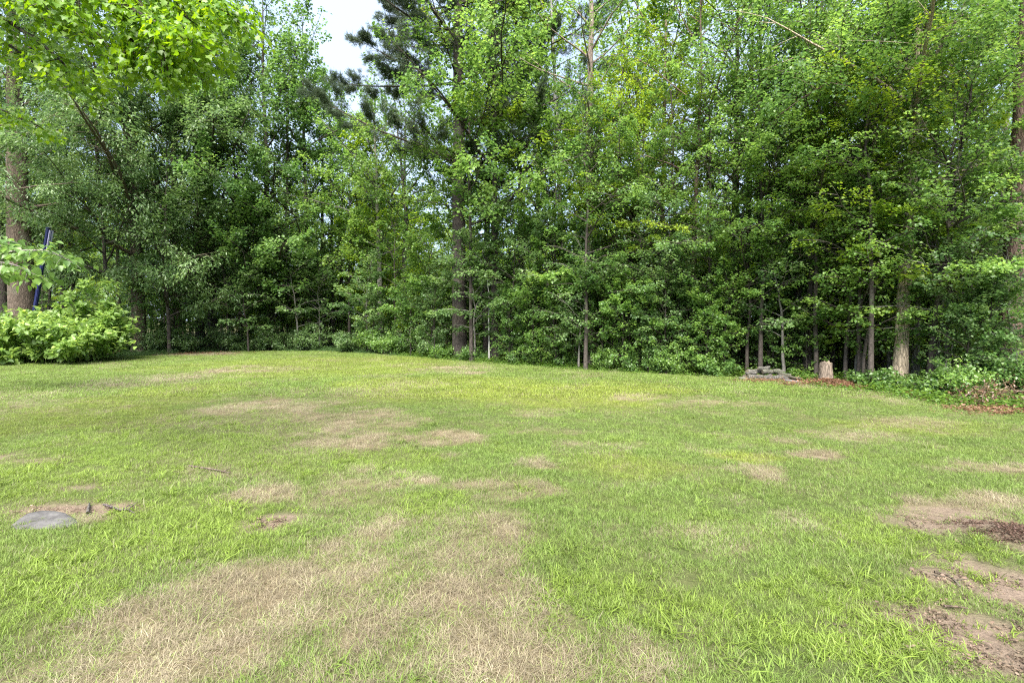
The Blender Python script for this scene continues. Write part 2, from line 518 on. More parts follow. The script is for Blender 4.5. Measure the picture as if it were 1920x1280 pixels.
xs = np.arange(-32, 18.01, .2); ys = np.concatenate([np.arange(-6, 1, .5), np.arange(1, 8, .1), np.arange(8, 28.01, .2)])
V, Q = sheet(xs, ys, ground_z)
mound = lambda x, y: .10 * np.exp(-(((x - on_ground(1905, 1015)[0]) / .35) ** 2 + ((y - on_ground(1905, 1015)[1]) / .3) ** 2))
V[:, 2] += mound(V[:, 0], V[:, 1])
ctr = V[Q].mean(1)
Q = Q[beyond(ctr[:, 0], ctr[:, 1]) < .15]
used, inv = np.unique(Q, return_inverse=True)
V = V[used]; Q = inv.reshape(-1, 4)
me = new_mesh('lawn', V, None, Q, M_LAWN, True)
for k, a in zip(('dry', 'bare', 'lush', 'yel'), lawn_masks(V[:, 0], V[:, 1])):
    at = me.attributes.new(k, 'FLOAT', 'POINT'); at.data.foreach_set('value', a.astype(np.float32))
lawn = tag(put('lawn', me), 'patchy green and straw coloured lawn sloping off to the wood', kind='structure')

# ------------------------------------------------------------------ scattering (grass, ground cover, litter)
def scatter(name, P, rot, scl, idx, attrs, sources, label):
    """one object: points that carry their own turn, size, kind and colour, with a small tuft set on each by geometry nodes"""
    pm = bpy.data.meshes.new(name)
    pm.vertices.add(len(P)); pm.vertices.foreach_set('co', np.asarray(P, np.float32).ravel())
    def fa(k, a, typ='FLOAT'):
        at = pm.attributes.new(k, typ, 'POINT')
        a = np.asarray(a)
        if typ == 'FLOAT': at.data.foreach_set('value', a.astype(np.float32))
        elif typ == 'INT': at.data.foreach_set('value', a.astype(np.int32))
        elif typ == 'FLOAT_VECTOR': at.data.foreach_set('vector', a.astype(np.float32).ravel())
        elif typ == 'FLOAT_COLOR': at.data.foreach_set('color', a.astype(np.float32).ravel())
    fa('turn', rot, 'FLOAT_VECTOR'); fa('size', scl); fa('sort', idx, 'INT')
    for k, a in attrs.items():
        fa(k, a, 'FLOAT_COLOR' if np.asarray(a).ndim == 2 else 'FLOAT')
    pm.update()
    coll = bpy.data.collections.new(name + '_sources')
    for i, me in enumerate(sources):
        o = bpy.data.objects.new('%s_tuft_%02d' % (name, i), me)
        coll.objects.link(o)
    g = bpy.data.node_groups.new(name, 'GeometryNodeTree')
    g.interface.new_socket('Geometry', in_out='INPUT', socket_type='NodeSocketGeometry')
    g.interface.new_socket('Geometry', in_out='OUTPUT', socket_type='NodeSocketGeometry')
    gi, go = g.nodes.new('NodeGroupInput'), g.nodes.new('NodeGroupOutput')
    ip = g.nodes.new('GeometryNodeInstanceOnPoints')
    ci = g.nodes.new('GeometryNodeCollectionInfo')
    ci.inputs['Collection'].default_value = coll
    ci.inputs['Separate Children'].default_value = True
    ci.inputs['Reset Children'].default_value = True
    def na(k, t):
        n = g.nodes.new('GeometryNodeInputNamedAttribute'); n.data_type = t; n.inputs['Name'].default_value = k
        return n.outputs['Attribute']
    g.links.new(gi.outputs[0], ip.inputs['Points'])
    g.links.new(ci.outputs[0], ip.inputs['Instance'])
    ip.inputs['Pick Instance'].default_value = True
    g.links.new(na('sort', 'INT'), ip.inputs['Instance Index'])
    g.links.new(na('turn', 'FLOAT_VECTOR'), ip.inputs['Rotation'])
    g.links.new(na('size', 'FLOAT'), ip.inputs['Scale'])
    g.links.new(ip.outputs[0], go.inputs[0])
    o = put(name, pm)
    md = o.modifiers.new('scatter', 'NODES'); md.node_group = g
    return tag(o, label, kind='stuff')

m, N, L = mat('grass_blade')
out = N.new('ShaderNodeOutputMaterial')
r_ = node(N, 'ShaderNodeAttribute', attribute_name='blade')
dr = node(N, 'ShaderNodeAttribute', attribute_name='dry', attribute_type='INSTANCER')
lu = node(N, 'ShaderNodeAttribute', attribute_name='lush', attribute_type='INSTANCER')
ye = node(N, 'ShaderNodeAttribute', attribute_name='yel', attribute_type='INSTANCER')
va = node(N, 'ShaderNodeAttribute', attribute_name='vary', attribute_type='INSTANCER')
g0 = mixc(ye.outputs['Fac'], (.148, .222, .050), (.222, .270, .046))
g1 = mixc(lu.outputs['Fac'], g0, (.185, .262, .044))
sub = node(N, 'ShaderNodeMath', operation='SUBTRACT'); L.new(dr.outputs['Fac'], sub.inputs[0]); L.new(r_.outputs['Fac'], sub.inputs[1])
ss = node(N, 'ShaderNodeMapRange'); ss.inputs['From Min'].default_value = -.12; ss.inputs['From Max'].default_value = .12
L.new(sub.outputs[0], ss.inputs['Value'])
straw = mixc(va.outputs['Fac'], (.25, .208, .135), (.36, .315, .228))
g2 = mixc(ss.outputs[0], g1, straw)
hs = N.new('ShaderNodeHueSaturation'); L.new(g2, hs.inputs['Color'])
m1 = node(N, 'ShaderNodeMath', operation='MULTIPLY_ADD'); L.new(r_.outputs['Fac'], m1.inputs[0]); m1.inputs[1].default_value = .70; m1.inputs[2].default_value = .60
m2 = node(N, 'ShaderNodeMath', operation='MULTIPLY_ADD'); L.new(va.outputs['Fac'], m2.inputs[0]); m2.inputs[1].default_value = .35; m2.inputs[2].default_value = .9
m3 = node(N, 'ShaderNodeMath', operation='MULTIPLY'); L.new(m1.outputs[0], m3.inputs[0]); L.new(m2.outputs[0], m3.inputs[1])
L.new(m3.outputs[0], hs.inputs['Value'])
p = node(N, 'ShaderNodeBsdfPrincipled', Roughness=.55); p.inputs['Specular IOR Level'].default_value = .3
L.new(hs.outputs[0], p.inputs['Base Color'])
tr = N.new('ShaderNodeBsdfTranslucent')
hy = node(N, 'ShaderNodeHueSaturation', Hue=.49, Value=1.35); L.new(hs.outputs[0], hy.inputs['Color']); L.new(hy.outputs[0], tr.inputs['Color'])
mx = node(N, 'ShaderNodeMixShader', Fac=.4)
L.new(p.outputs[0], mx.inputs[1]); L.new(tr.outputs[0], mx.inputs[2]); L.new(mx.outputs[0], out.inputs['Surface'])
M_GRASS = m

def tuft(seed, radius, n, hmin, hmax, width, lean, segs=3):
    rng = np.random.default_rng(seed)
    V, T, A = [], [], []
    for i in range(n):
        a = rng.uniform(0, 2 * pi); rr = radius * math.sqrt(rng.uniform())
        bx, by = rr * cos(a), rr * sin(a)
        az = rng.uniform(0, 2 * pi)
        h = rng.uniform(hmin, hmax); ln = rng.uniform(lean * .3, lean)
        d = np.array([cos(az), sin(az)]); s = np.array([-sin(az + rng.normal(0, .5)), cos(az)])
        w = width * rng.uniform(.7, 1.2)
        b0 = len(V)
        for k in range(segs):
            t = k / segs
            out_ = h * ln * t ** 1.7
            z = h * (t - .38 * ln * t * t)
            ww = w * (1 - .55 * t)
            c = np.array([bx, by]) + d * out_
            V += [(c[0] - s[0] * ww / 2, c[1] - s[1] * ww / 2, z), (c[0] + s[0] * ww / 2, c[1] + s[1] * ww / 2, z)]
        c = np.array([bx, by]) + d * h * ln
        V.append((c[0], c[1], h * (1 - .38 * ln)))
        for k in range(segs - 1):
            q = b0 + 2 * k
            T += [(q, q + 1, q + 3), (q, q + 3, q + 2)]
        q = b0 + 2 * (segs - 1)
        T.append((q, q + 1, q + 2))
        A += [rng.uniform()] * (2 * segs - 1)
    return new_mesh('tuft', V, T, None, M_GRASS, False, {'blade': A})

WEEDY = [(330, 1000, 190, 60), (110, 1100, 130, 70), (200, 900, 230, 50), (1640, 1010, 90, 40), (1600, 1110, 190, 40), (1840, 1060, 50, 40), (1700, 1200, 180, 40), (1560, 1200, 150, 50), (1190, 1140, 170, 40), (720, 868, 120, 16), (790, 955, 90, 20), (560, 880, 110, 20), (1060, 1095, 40, 14)]
SRC = [tuft(1, .055, 36, .02, .046, .0026, 1.1), tuft(2, .055, 36, .018, .042, .0026, 1.4), tuft(3, .06, 34, .022, .05, .0028, 1.0),      # turf
       tuft(4, .06, 32, .025, .06, .0025, 1.8), tuft(5, .06, 30, .03, .07, .0025, 1.7),                                             # dry, lying
       tuft(6, .05, 15, .03, .085, .0075, 1.5), tuft(7, .045, 13, .04, .095, .0085, 1.6), tuft(8, .06, 15, .025, .075, .0075, 1.8),      # coarse weed grass
       tuft(9, .15, 46, .035, .065, .0075, 1.6, 2), tuft(10, .15, 44, .03, .06, .0075, 1.8, 2), tuft(11, .15, 42, .04, .075, .008, 1.5, 2)]  # the same turf in wider pieces, far off

def grass_points():
    rng = np.random.default_rng(11)
    out = []
    for (y0, y1, dens, far) in ((1.7, 4.2, 620, 0), (4.2, 7.0, 420, 0), (7.0, 10.5, 230, 0), (10.5, 28, 100, 1)):
        xm = y1 * 1.06 + .4
        n = int(2 * xm * (y1 - y0) * dens)
        x = rng.uniform(-xm, xm, n); y = rng.uniform(y0, y1, n)
        k = (np.abs(x) < y * 1.06 + .4) & (beyond(x, y) < .1)
        x, y = x[k], y[k]
        out.append((x, y, np.full(len(x), far)))
    return tuple(np.concatenate([o[i] for o in out]) for i in range(3))
x, y, far = grass_points()
dry, bare, lush, yel = lawn_masks(x, y)
rng = np.random.default_rng(12)
n = len(x)
keep = rng.uniform(size=n) > bare * np.clip(.45 + 1.1 * fbm(x, y, 5.0, 333, 2), .6, 1.05)
weedn = fbm(x, y, 1.7, 301, 3)
weed = (far == 0) & (rng.uniform(size=n) < np.where(lush > .4, .10 * np.clip((weedn - .40) * 5, 0, 1), .0) + np.where((weedn > .60) & (dry < .5), .10, .0))
isdry = (dry > .5) & (far == 0)
idx = np.where(far == 1, 8 + rng.integers(0, 3, n), np.where(weed, 5 + rng.integers(0, 3, n), np.where(isdry, 3 + rng.integers(0, 2, n), rng.integers(0, 3, n))))
keep &= ~(weed & (rng.uniform(size=n) < .35))
scl = rng.uniform(.75, 1.3, n) * np.where(bare > .2, .75, 1) * (.8 + .4 * fbm(x, y, 2.2, 55, 3))
rot = np.stack([rng.normal(0, .12, n), rng.normal(0, .12, n), rng.uniform(0, 2 * pi, n)], -1)
# coarse grass grows in clumps: many tufts round a few centres
cl = []
for (cpx, cpy, rx, ry) in WEEDY:
    for _ in range(int(3 + rx * ry / 650)):
        aa, rr = rng.uniform(0, 2 * pi), math.sqrt(rng.uniform())
        gx_, gy_ = on_ground(cpx + rx * rr * cos(aa), cpy + ry * rr * sin(aa))
        mcl = rng.integers(3, 9); sp = rng.uniform(.03, .10)
        for _k in range(mcl):
            cl.append((gx_ + rng.normal(0, sp), gy_ + rng.normal(0, sp), rng.uniform(.45, .95), 5 + rng.integers(0, 3)))
cl = np.array(cl)
m_ = len(cl)
x = np.concatenate([x, cl[:, 0]]); y = np.concatenate([y, cl[:, 1]]); scl = np.concatenate([scl, cl[:, 2]]); idx = np.concatenate([idx, cl[:, 3].astype(int)])
rot = np.concatenate([rot, np.stack([rng.normal(0, .2, m_), rng.normal(0, .2, m_), rng.uniform(0, 2 * pi, m_)], -1)])
dry, lush, yel = np.concatenate([dry, np.zeros(m_)]), np.concatenate([lush, rng.uniform(.5, 1, m_)]), np.concatenate([yel, rng.uniform(.1, .7, m_)])
weed = np.concatenate([weed, np.ones(m_, bool)]); keep = np.concatenate([keep, np.ones(m_, bool)]); n += m_
P = np.stack([x, y, ground_z(x, y) + mound(x, y) - .004], -1)
dryv = np.clip(dry * 1.05 + rng.normal(0, .07, n), 0, 1) * np.where(weed, .12, 1)
lushv = np.clip(lush * .75 + np.where(weed, .45, 0), 0, 1)
vary = np.clip(.5 + .9 * (fbm(x, y, 1.3, 66, 3) - .5) + rng.normal(0, .16, n), 0, 1)
k = keep
scatter('grass', P[k], rot[k], scl[k], idx[k], {'dry': dryv[k], 'lush': lushv[k], 'yel': np.clip(yel + rng.normal(0, .1, n), 0, 1)[k], 'vary': vary[k]}, SRC,
        'short patchy grass of the lawn, green with straw coloured dry areas')

# ------------------------------------------------------------------ tree builder
def unit(v):
    return v / (np.linalg.norm(v) + 1e-9)

STYLE = {   # leaf length, width, leaves per metre of twig, flatness, droop of limbs, lift of low and high limbs in degrees, leaf hang, gap between twigs
    'maple':   dict(l=.125, w=.115, dens=60, sx=.20, sz=.13, droop=.25, e0=20, e1=64, hang=.4, gap=.36),
    'oak':     dict(l=.14, w=.085, dens=54, sx=.19, sz=.15, droop=.15, e0=20, e1=62, hang=.2, gap=.36),
    'hickory': dict(l=.15, w=.06, dens=84, sx=.22, sz=.16, droop=.25, e0=22, e1=62, hang=.75, gap=.34),
    'beech':   dict(l=.10, w=.07, dens=70, sx=.20, sz=.04, droop=.30, e0=4, e1=45, hang=.25, gap=.34),
    'sapling': dict(l=.115, w=.10, dens=60, sx=.17, sz=.045, droop=.25, e0=18, e1=55, hang=.4, gap=.30),
    'pine':    dict(l=.19, w=.008, dens=24, sx=.10, sz=.08, droop=-.25, e0=0, e1=42, hang=.0, gap=.26),
}

def trunk_line(rng, H, lean=(0, 0), wob=.12, k=14, bend=0):
    t = np.linspace(0, 1, k)
    P = np.zeros((k, 3))
    P[:, 2] = t * H
    P[:, 0] = lean[0] * t * H + bend * np.sin(t * pi) + wob * np.cumsum(rng.normal(0, .35, k)) * t
    P[:, 1] = lean[1] * t * H + wob * np.cumsum(rng.normal(0, .35, k)) * t
    return P

def build_tree(seed, style, H, hb, R, dia, lean=(0, 0), nl=None, front=.35, sides=12, dens=1.0, top=.12, leafscale=1.0, bare=0, taper=.75, bend=0, wob=.12, shape='round', flare=.45):
    """returns (trunk mesh, crown mesh or None); local coordinates, base at the origin, open side towards -Y"""
    rng = np.random.default_rng(seed)
    st = STYLE[style]
    tb, lv = Tubes(), Leaves()
    TP = trunk_line(rng, H, lean, wob, 16, bend)
    TP[0, 2] = -.15
    tt = np.linspace(0, 1, 16)
    TR = dia / 2 * np.clip((1 - tt) ** taper, top, 1)
    # finer rings at the foot for the root flare
    hs_ = np.array([-.15, 0, .12, .3, .6, 1.1])
    low = np.stack([np.interp(hs_, TP[:, 2], TP[:, i]) for i in range(3)], -1); low[:, 2] = hs_
    hi = TP[TP[:, 2] > 1.4]
    P = np.concatenate([low, hi])
    Rr = np.interp(P[:, 2], TP[:, 2], TR) * (1 + flare * np.exp(-np.clip(P[:, 2], 0, None) / .28))
    tb.add(P, Rr, sides, .045, rng)
    tpos = lambda h: np.array([np.interp(h, TP[:, 2], TP[:, i]) for i in range(3)])
    trad = lambda h: float(np.interp(h, TP[:, 2], TR))
    nl = nl or int((H - hb) * 2.2)
    for i in range(nl):
        u = (i + rng.uniform(0, .9)) / nl
        h = hb + (H - hb) * u * .985
        az = i * 2.39996 + rng.normal(0, .4)
        if style == 'pine':
            h = hb + (H - hb) * (np.floor(u * nl / 4.5) * 4.5 / nl) + rng.normal(0, .08)
        prof = {'round': (math.sin(min(1, .28 + .78 * (1 - u)) * pi * .62)) * (.55 + .45 * min(1, (1 - u) * 1.8)),
                'wide': .6 + .4 * math.sin(u * pi), 'cone': max(.12, 1 - u)}[shape]
        Ln = R * prof * rng.uniform(.65, 1.12) * (1 + front * (-sin(az)))
        if Ln < .25: Ln = .25
        el = radians(st['e0'] + (st['e1'] - st['e0']) * u + rng.normal(0, 7))
        k = 7
        d = np.array([cos(az) * cos(el), sin(az) * cos(el), sin(el)])
        pts = [tpos(h)]
        for j in range(k):
            pts.append(pts[-1] + d * Ln / k)
            d = unit(d + np.array([rng.normal(0, .10), rng.normal(0, .10), rng.normal(0, .06) - st['droop'] * (j + 1) / k * .32]))
        pts = np.array(pts)
        r0 = min(trad(h) * .55, .009 + .011 * Ln)
        tb.add(pts, r0 * np.linspace(1, .18, k + 1) + .003, 5)
        if rng.uniform() < bare: continue
        # twigs left and right of the limb; some limbs are full, some thin
        full = float(np.clip(rng.lognormal(0, .45), .3, 2.0)); limbtint = rng.normal(0, .09)
        ns = max(3, int(Ln / st['gap']))
        for s in range(ns + 1):
            f = .22 + .78 * s / ns
            q = f * k; a = min(int(q), k - 1); b = q - a
            p0 = pts[a] * (1 - b) + pts[a + 1] * b
            ld = unit(pts[a + 1] - pts[a])
            side = (1 if s % 2 else -1)
            if s == ns: ang = 0
            else: ang = side * radians(rng.uniform(38, 72))
            hd = np.array([ld[0] * cos(ang) - ld[1] * sin(ang), ld[0] * sin(ang) + ld[1] * cos(ang), ld[2] * .6 + rng.normal(.04, .10 if style in ('sapling', 'beech', 'pine') else .34)])
            hd = unit(hd)
            l2 = (.30 * Ln * (1 - .55 * f) + .35) * rng.uniform(.7, 1.25)
            kk = 4
            tw = [p0]
            for j in range(kk):
                tw.append(tw[-1] + hd * l2 / kk)
                hd = unit(hd + np.array([rng.normal(0, .08), rng.normal(0, .08), -st['droop'] * .16]))
            tw = np.array(tw)
            tb.add(tw, np.linspace(.009, .003, kk + 1), 3, cap=False)
            n = int(st['dens'] * l2 * dens * 1.08 * full * rng.choice([.12, .7, 1.0, 1.5], p=[.16, .26, .34, .24]))
            if n < 3: n = 3
            tpar = rng.uniform(.08, 1.05, n) ** .55
            base = np.stack([np.interp(tpar * kk, np.arange(kk + 1), tw[:, c]) for c in range(3)], -1)
            td = unit(tw[-1] - tw[0]); sd = unit(np.cross(td, [0, 0, 1.0]))
            spraytint = np.clip(rng.normal(.48, .13) + limbtint, .1, .95)
            if style == 'pine':
                m_ = 15
                tdv = td + rng.normal(0, .45, (n, 3)) + np.array([0, 0, .35])
                base2 = np.repeat(base + rng.normal(0, .07, (n, 3)), m_, 0) + rng.normal(0, .02, (n * m_, 3))
                dv = np.repeat(tdv, m_, 0) + rng.normal(0, .85, (n * m_, 3))
                nn = rng.normal(0, 1, (n * m_, 3))
                lv.add(base2, dv, nn, st['l'] * rng.uniform(.75, 1.15, n * m_) * leafscale, st['w'] * leafscale, np.clip(spraytint + rng.normal(0, .14, n * m_), 0, 1))
                continue
            off = rng.normal(0, 1, n)
            wide = st['sx'] * (1 - .45 * tpar)
            base = base + sd * (off * wide)[:, None] + np.stack([rng.normal(0, .03, n), rng.normal(0, .03, n), rng.normal(0, st['sz'], n) - st['hang'] * .16 * np.abs(off)], -1)
            dv = td * .7 + sd * (np.sign(off) * rng.uniform(.3, 1.1, n))[:, None] + rng.normal(0, .35, (n, 3)) + np.array([0, 0, -st['hang']])
            nn = np.array([0, 0, 1.0]) + rng.normal(0, .42, (n, 3))
            ls = rng.uniform(.65, 1.2, n) * leafscale
            lv.add(base, dv, nn, st['l'] * ls, st['w'] * ls, np.clip(spraytint + rng.normal(0, .16, n), 0, 1))
    trunk = tb.mesh('trunk', M_SMOOTHBARK if style in ('beech', 'sapling') else M_BARK)
    crown = lv.mesh('crown', M_NEEDLE if style == 'pine' else (M_LEAF_THIN if style in ('maple', 'sapling') else M_LEAF)) if lv.c else None
    return trunk, crown

def build_shrub(seed, H, R, stems=16, leaf=.09, wid=.06, dens=90, upright=.6, sz=.05):
    rng = np.random.default_rng(seed)
    tb, lv = Tubes(), Leaves()
    for i in range(stems):
        az = rng.uniform(0, 2 * pi); f = math.sqrt(rng.uniform(.02, 1))
        b = np.array([cos(az), sin(az), 0]) * R * f * .45
        top = np.array([cos(az) * R * f, sin(az) * R * f, H * (1 - .55 * f * f) * rng.uniform(.7, 1.08)])
        k = 6
        t = np.linspace(0, 1, k + 1)[:, None]
        mid = (b + top) / 2 + np.array([0, 0, H * .16 * upright])
        pts = (1 - t) ** 2 * b + 2 * t * (1 - t) * mid + t * t * top + rng.normal(0, .02, (k + 1, 3)) * t
        tb.add(pts, np.linspace(.012, .003, k + 1), 4)
        Ls = np.linalg.norm(top - b)
        for s in range(int(3 + Ls * 5)):
            q = rng.uniform(.12, 1); p0 = np.array([np.interp(q * k, np.arange(k + 1), pts[:, c]) for c in range(3)])
            aa = rng.uniform(0, 2 * pi)
            d = unit(np.array([cos(aa), sin(aa), rng.uniform(.0, .7)]) + .5 * unit(top - b))
            l2 = rng.uniform(.2, .42) * (.6 + .25 * R)
            tb.add([p0, p0 + d * l2 * .5, p0 + d * l2 - np.array([0, 0, .04 * l2])], [.005, .004, .002], 3, cap=False)
            n = int(dens * l2 * rng.uniform(.7, 1.2)) + 3
            tp = rng.uniform(.05, 1, n)
            base = p0 + d * (tp * l2)[:, None] + rng.normal(0, 1, (n, 3)) * np.array([.07, .07, sz])
            dv = d * .6 + rng.normal(0, .6, (n, 3)) + np.array([0, 0, -.25])
            nn = np.array([0, 0, 1.0]) + rng.normal(0, .45, (n, 3)) + .35 * np.array([cos(az), sin(az), 0])
            ls = rng.uniform(.6, 1.2, n)
            ti = np.clip(rng.normal(.5, .12) + rng.normal(0, .15, n), 0, 1)
            lv.add(base, dv, nn, leaf * ls, wid * ls, ti)
    return tb, lv

def ivy(seed, h0, h1, rad, n, lean=(0, 0)):
    rng = np.random.default_rng(seed)
    lv = Leaves()
    h = h0 + (h1 - h0) * rng.uniform(0, 1, n) ** 1.15
    a = rng.uniform(0, 2 * pi, n)
    r = rad * (1.15 - .25 * h / h1) * (1 + .9 * np.clip(vnoise(a * 1.2, h * 1.1, seed), 0, 1)) + rng.uniform(0, .10, n)
    P = np.stack([r * np.cos(a) + lean[0] * h, r * np.sin(a) + lean[1] * h, h], -1)
    o = np.stack([np.cos(a), np.sin(a), np.zeros(n)], -1)
    lv.add(P, o * .5 + rng.normal(0, .4, (n, 3)) + [0, 0, -.8], o + [0, 0, .6] + rng.normal(0, .35, (n, 3)), rng.uniform(.07, .12, n), rng.uniform(.06, .10, n), np.clip(rng.normal(.42, .2, n), 0, 1))
    return lv.mesh('ivy', M_LEAF)

# leaf colours
G_DARK = (.080, .142, .046); G_MID = (.098, .182, .046); G_LIGHT = (.130, .228, .052); G_YEL = (.172, .262, .034); G_GREY = (.108, .184, .062)
G_BRIGHT = (.140, .248, .022); G_PINE = (.078, .115, .060); G_BACKLIT = (.180, .280, .032); G_BUSH = (.185, .285, .072)  # back-of-wood green: young-leaf yellow, with light from beyond the wood painted in
B_BROWN = (.16, .125, .10); B_DARK = (.085, .072, .064); B_GREY = (.22, .205, .185); B_TAN = (.44, .36, .27); B_RED = (.24, .165, .14); B_PALE = (.42, .41, .39)

TREES = {}
def tree(px, Y, label, style='maple', H=18, hb=4, R=4, dia=.3, leafc=G_MID, barkc=B_DARK, seed=1, cat='tree', name=None, group=None, **kw):
    if px > 900 and style != 'pine': H = min(H, 2.6 + .66 * Y)
    if Y < 18 and style != 'pine': kw.setdefault('leafscale', .66); kw['dens'] = kw.get('dens', 1) * (1.3 if H < 12 else 1.05)
    elif Y > 23: kw.setdefault('leafscale', 1.12); kw['dens'] = kw.get('dens', .72 if px < 900 else .6)
    elif style in ('maple', 'oak') and H > 12: kw.setdefault('dens', .68 if px > 900 else .85)
    x, y = column(px, Y)
    o = empty(name or {'pine': 'pine_tree', 'sapling': 'young_tree'}.get(style, 'broadleaf_tree'), (x, y, gz(x, y) - .03), label, cat, group)
    tm, cm = build_tree(seed, style, H, hb, R, dia, **kw)
    put('trunk', tm, o, color=barkc)
    if cm: put('crown', cm, o, color=leafc)
    TREES[label] = (o, H)
    return o

# ------------------------------------------------------------------ the front trees, left to right
tree(45, 22.5, 'broad brown furrowed trunk behind the light green bush, next to the leaning navy pole', 'hickory', 21, 6.4, 5.2, 1.0, G_GREY, B_BROWN, 101, front=0)
tree(8, 25, 'dark trunk at the far left rim behind the broad brown trunk', 'oak', 19, 5, 4.5, .5, G_DARK, B_DARK, 102)
o = tree(262, 24.5, 'ivy-wrapped dark trunk just right of the light green bush, under drooping grey-green foliage', 'hickory', 19, 3.6, 6.0, .62, G_GREY, B_BROWN, 103, front=.3)
put('ivy', ivy(5, .8, 7.5, .34, 2600), o, color=G_MID)
o = tree(376, 27.5, 'left one of the two close dark ivy-covered trunks at the back left of the lawn', 'oak', 20, 4.2, 5.6, .46, G_DARK, B_DARK, 104)
put('ivy', ivy(6, .3, 7, .26, 1900), o, color=G_DARK)
tree(400, 28.5, 'right one of the two close dark ivy-covered trunks at the back left of the lawn', 'maple', 19, 5.5, 5, .5, G_MID, B_DARK, 105)
tree(505, 28.0, 'round-headed green tree with bare dark inner limbs over the back left lawn edge', 'maple', 20, 2.6, 5.6, .36, G_MID, B_DARK, 106, bare=.12)
tree(580, 28.6, 'tall mid-green tree whose right side borders the patch of open sky', 'maple', 18.6, 3.5, 3.9, .3, G_MID, B_DARK, 140)
tree(625, 30.5, 'rounded green tree below the patch of open sky', 'maple', 15.2, 4.5, 3.6, .26, G_MID, B_DARK, 141)
tree(884, 19.9, 'slim light green tree hiding the upper trunk of the dark pine', 'maple', 16, 5.2, 3.6, .15, G_LIGHT, B_DARK, 142)
tree(608, 31, 'thin dark trunk, first of the close three seen against yellow-green leaves', 'maple', 14.5, 5.5, 3.6, .27, G_LIGHT, B_DARK, 107)
tree(640, 32, 'thin dark trunk standing last of the close three seen against yellow-green leaves', 'oak', 13, 6, 3.2, .28, G_MID, B_DARK, 108)
tree(716, 27, 'slender grey trunk leaning a little, between the close three and the dark pine', 'maple', 13.5, 4.8, 3.8, .32, G_LIGHT, B_GREY, 109, lean=(-.03, 0))
tree(760, 29.5, 'thin greyish trunk beside the slanting dark one, left of the dark pine', 'oak', 15, 6, 3.4, .3, G_DARK, B_GREY, 110)
tree(783, 27, 'thin dark trunk slanting left as it rises, left of the dark pine', 'oak', 14, 5.5, 3.2, .27, G_MID, B_DARK, 111, lean=(-.08, 0))
tree(862, 21.3, 'tall dark pine with the thickest trunk mid picture, long boughs reaching left into the sky', 'pine', 27, 8.2, 5.6, .62, G_PINE, B_DARK, 112, nl=54, front=0, sides=14, flare=.3)
o = tree(912, 23.5, 'dark trunk half hidden behind the pair just right of the dark pine', 'maple', 19, 6.5, 4.4, .36, G_LIGHT, B_DARK, 113)
o = tree(928, 20.6, 'dark lawn-edge trunk right of the dark pine, the pale thin stem at its foot', 'maple', 19, 4.2, 4.6, .34, G_LIGHT, B_DARK, 114)
tree(917, 20.2, 'pale thin stem at the foot of the lawn-edge trunk right of the dark pine', 'sapling', 4.6, 2.6, 1.0, .075, G_LIGHT, B_PALE, 143, cat='young tree')
tree(976, 23, 'slim dark trunk between the lawn-edge pair and the tall dead-topped tree', 'maple', 20, 5.5, 4.4, .26, G_YEL, B_DARK, 115)
o = tree(1103, 17.3, 'tall straight tree with dead grey top and ivy up its reddish trunk', 'oak', 18.5, 7.5, 2.6, .33, G_MID, (.27, .215, .185), 116, nl=22, bare=.72, taper=.45, front=0)
put('ivy', ivy(7, 2.2, 9.3, .22, 3000), o, color=G_DARK)
tree(1062, 21, 'bare grey stem slanting left beside the dead-topped tree', 'oak', 15.5, 10, 2.2, .24, G_MID, B_PALE, 117, bare=.9, lean=(-.05, 0), nl=8, taper=.5)
tree(1010, 25.5, 'full light green crown filling the middle of the picture behind the dead-topped tree', 'maple', 21, 3.5, 5.2, .3, G_LIGHT, B_DARK, 118)
tree(1190, 24, 'tall yellow-green tree right behind the dead-topped tree', 'maple', 20, 4.5, 4.6, .28, G_LIGHT, B_DARK, 119)
tree(1238, 20, 'reddish slim trunk showing high between leaves, right of the dead-topped tree', 'maple', 18.5, 5.8, 4.0, .26, G_YEL, B_RED, 120)
tree(1298, 16.3, 'thin dark trunk at the lawn edge left of the double trunk', 'maple', 15, 4.2, 3.6, .19, G_MID, B_RED, 121)
o = tree(1376, 16.4, 'left stem of the dark ivy-hung double trunk behind the log heap', 'maple', 18.5, 4.8, 4.0, .30, G_MID, B_DARK, 122)
put('ivy', ivy(8, 0, 4.4, .18, 900), o, color=G_DARK)
tree(1391, 16.8, 'right stem of the dark ivy-hung double trunk behind the log heap', 'oak', 17, 5.2, 3.8, .24, G_MID, B_DARK, 123, lean=(.02, 0))
tree(1420, 15.6, 'slim dark trunk rising straight behind the log heap', 'maple', 16, 5.2, 3.4, .19, G_LIGHT, B_DARK, 124)
tree(1440, 15.2, 'very thin leaning stem right behind the log heap', 'sapling', 9, 3.6, 1.9, .09, G_LIGHT, B_DARK, 125, lean=(.05, 0))
tree(1513, 14.4, 'upright dark stem of the V-shaped pair left of the stump', 'maple', 17.5, 4.6, 3.9, .22, G_MID, B_DARK, 126)
tree(1490, 15.0, 'slanting dark stem of the V-shaped pair left of the stump', 'oak', 15, 5.0, 3.4, .24, G_MID, B_DARK, 127, lean=(.035, 0))
tree(1543, 17.5, 'pale grey trunk leaning right, behind the stump', 'oak', 19, 6.6, 4.2, .31, G_GREY, B_PALE, 128, lean=(.022, 0), taper=.5)
tree(1630, 14.2, 'thin light brown trunk between the stump and the tan trunk', 'maple', 15, 4.7, 3.2, .18, G_LIGHT, B_TAN, 129)
tree(1655, 15.8, 'thin dark trunk half behind the thin light brown one', 'oak', 15, 5.5, 3.0, .16, G_MID, B_DARK, 130)
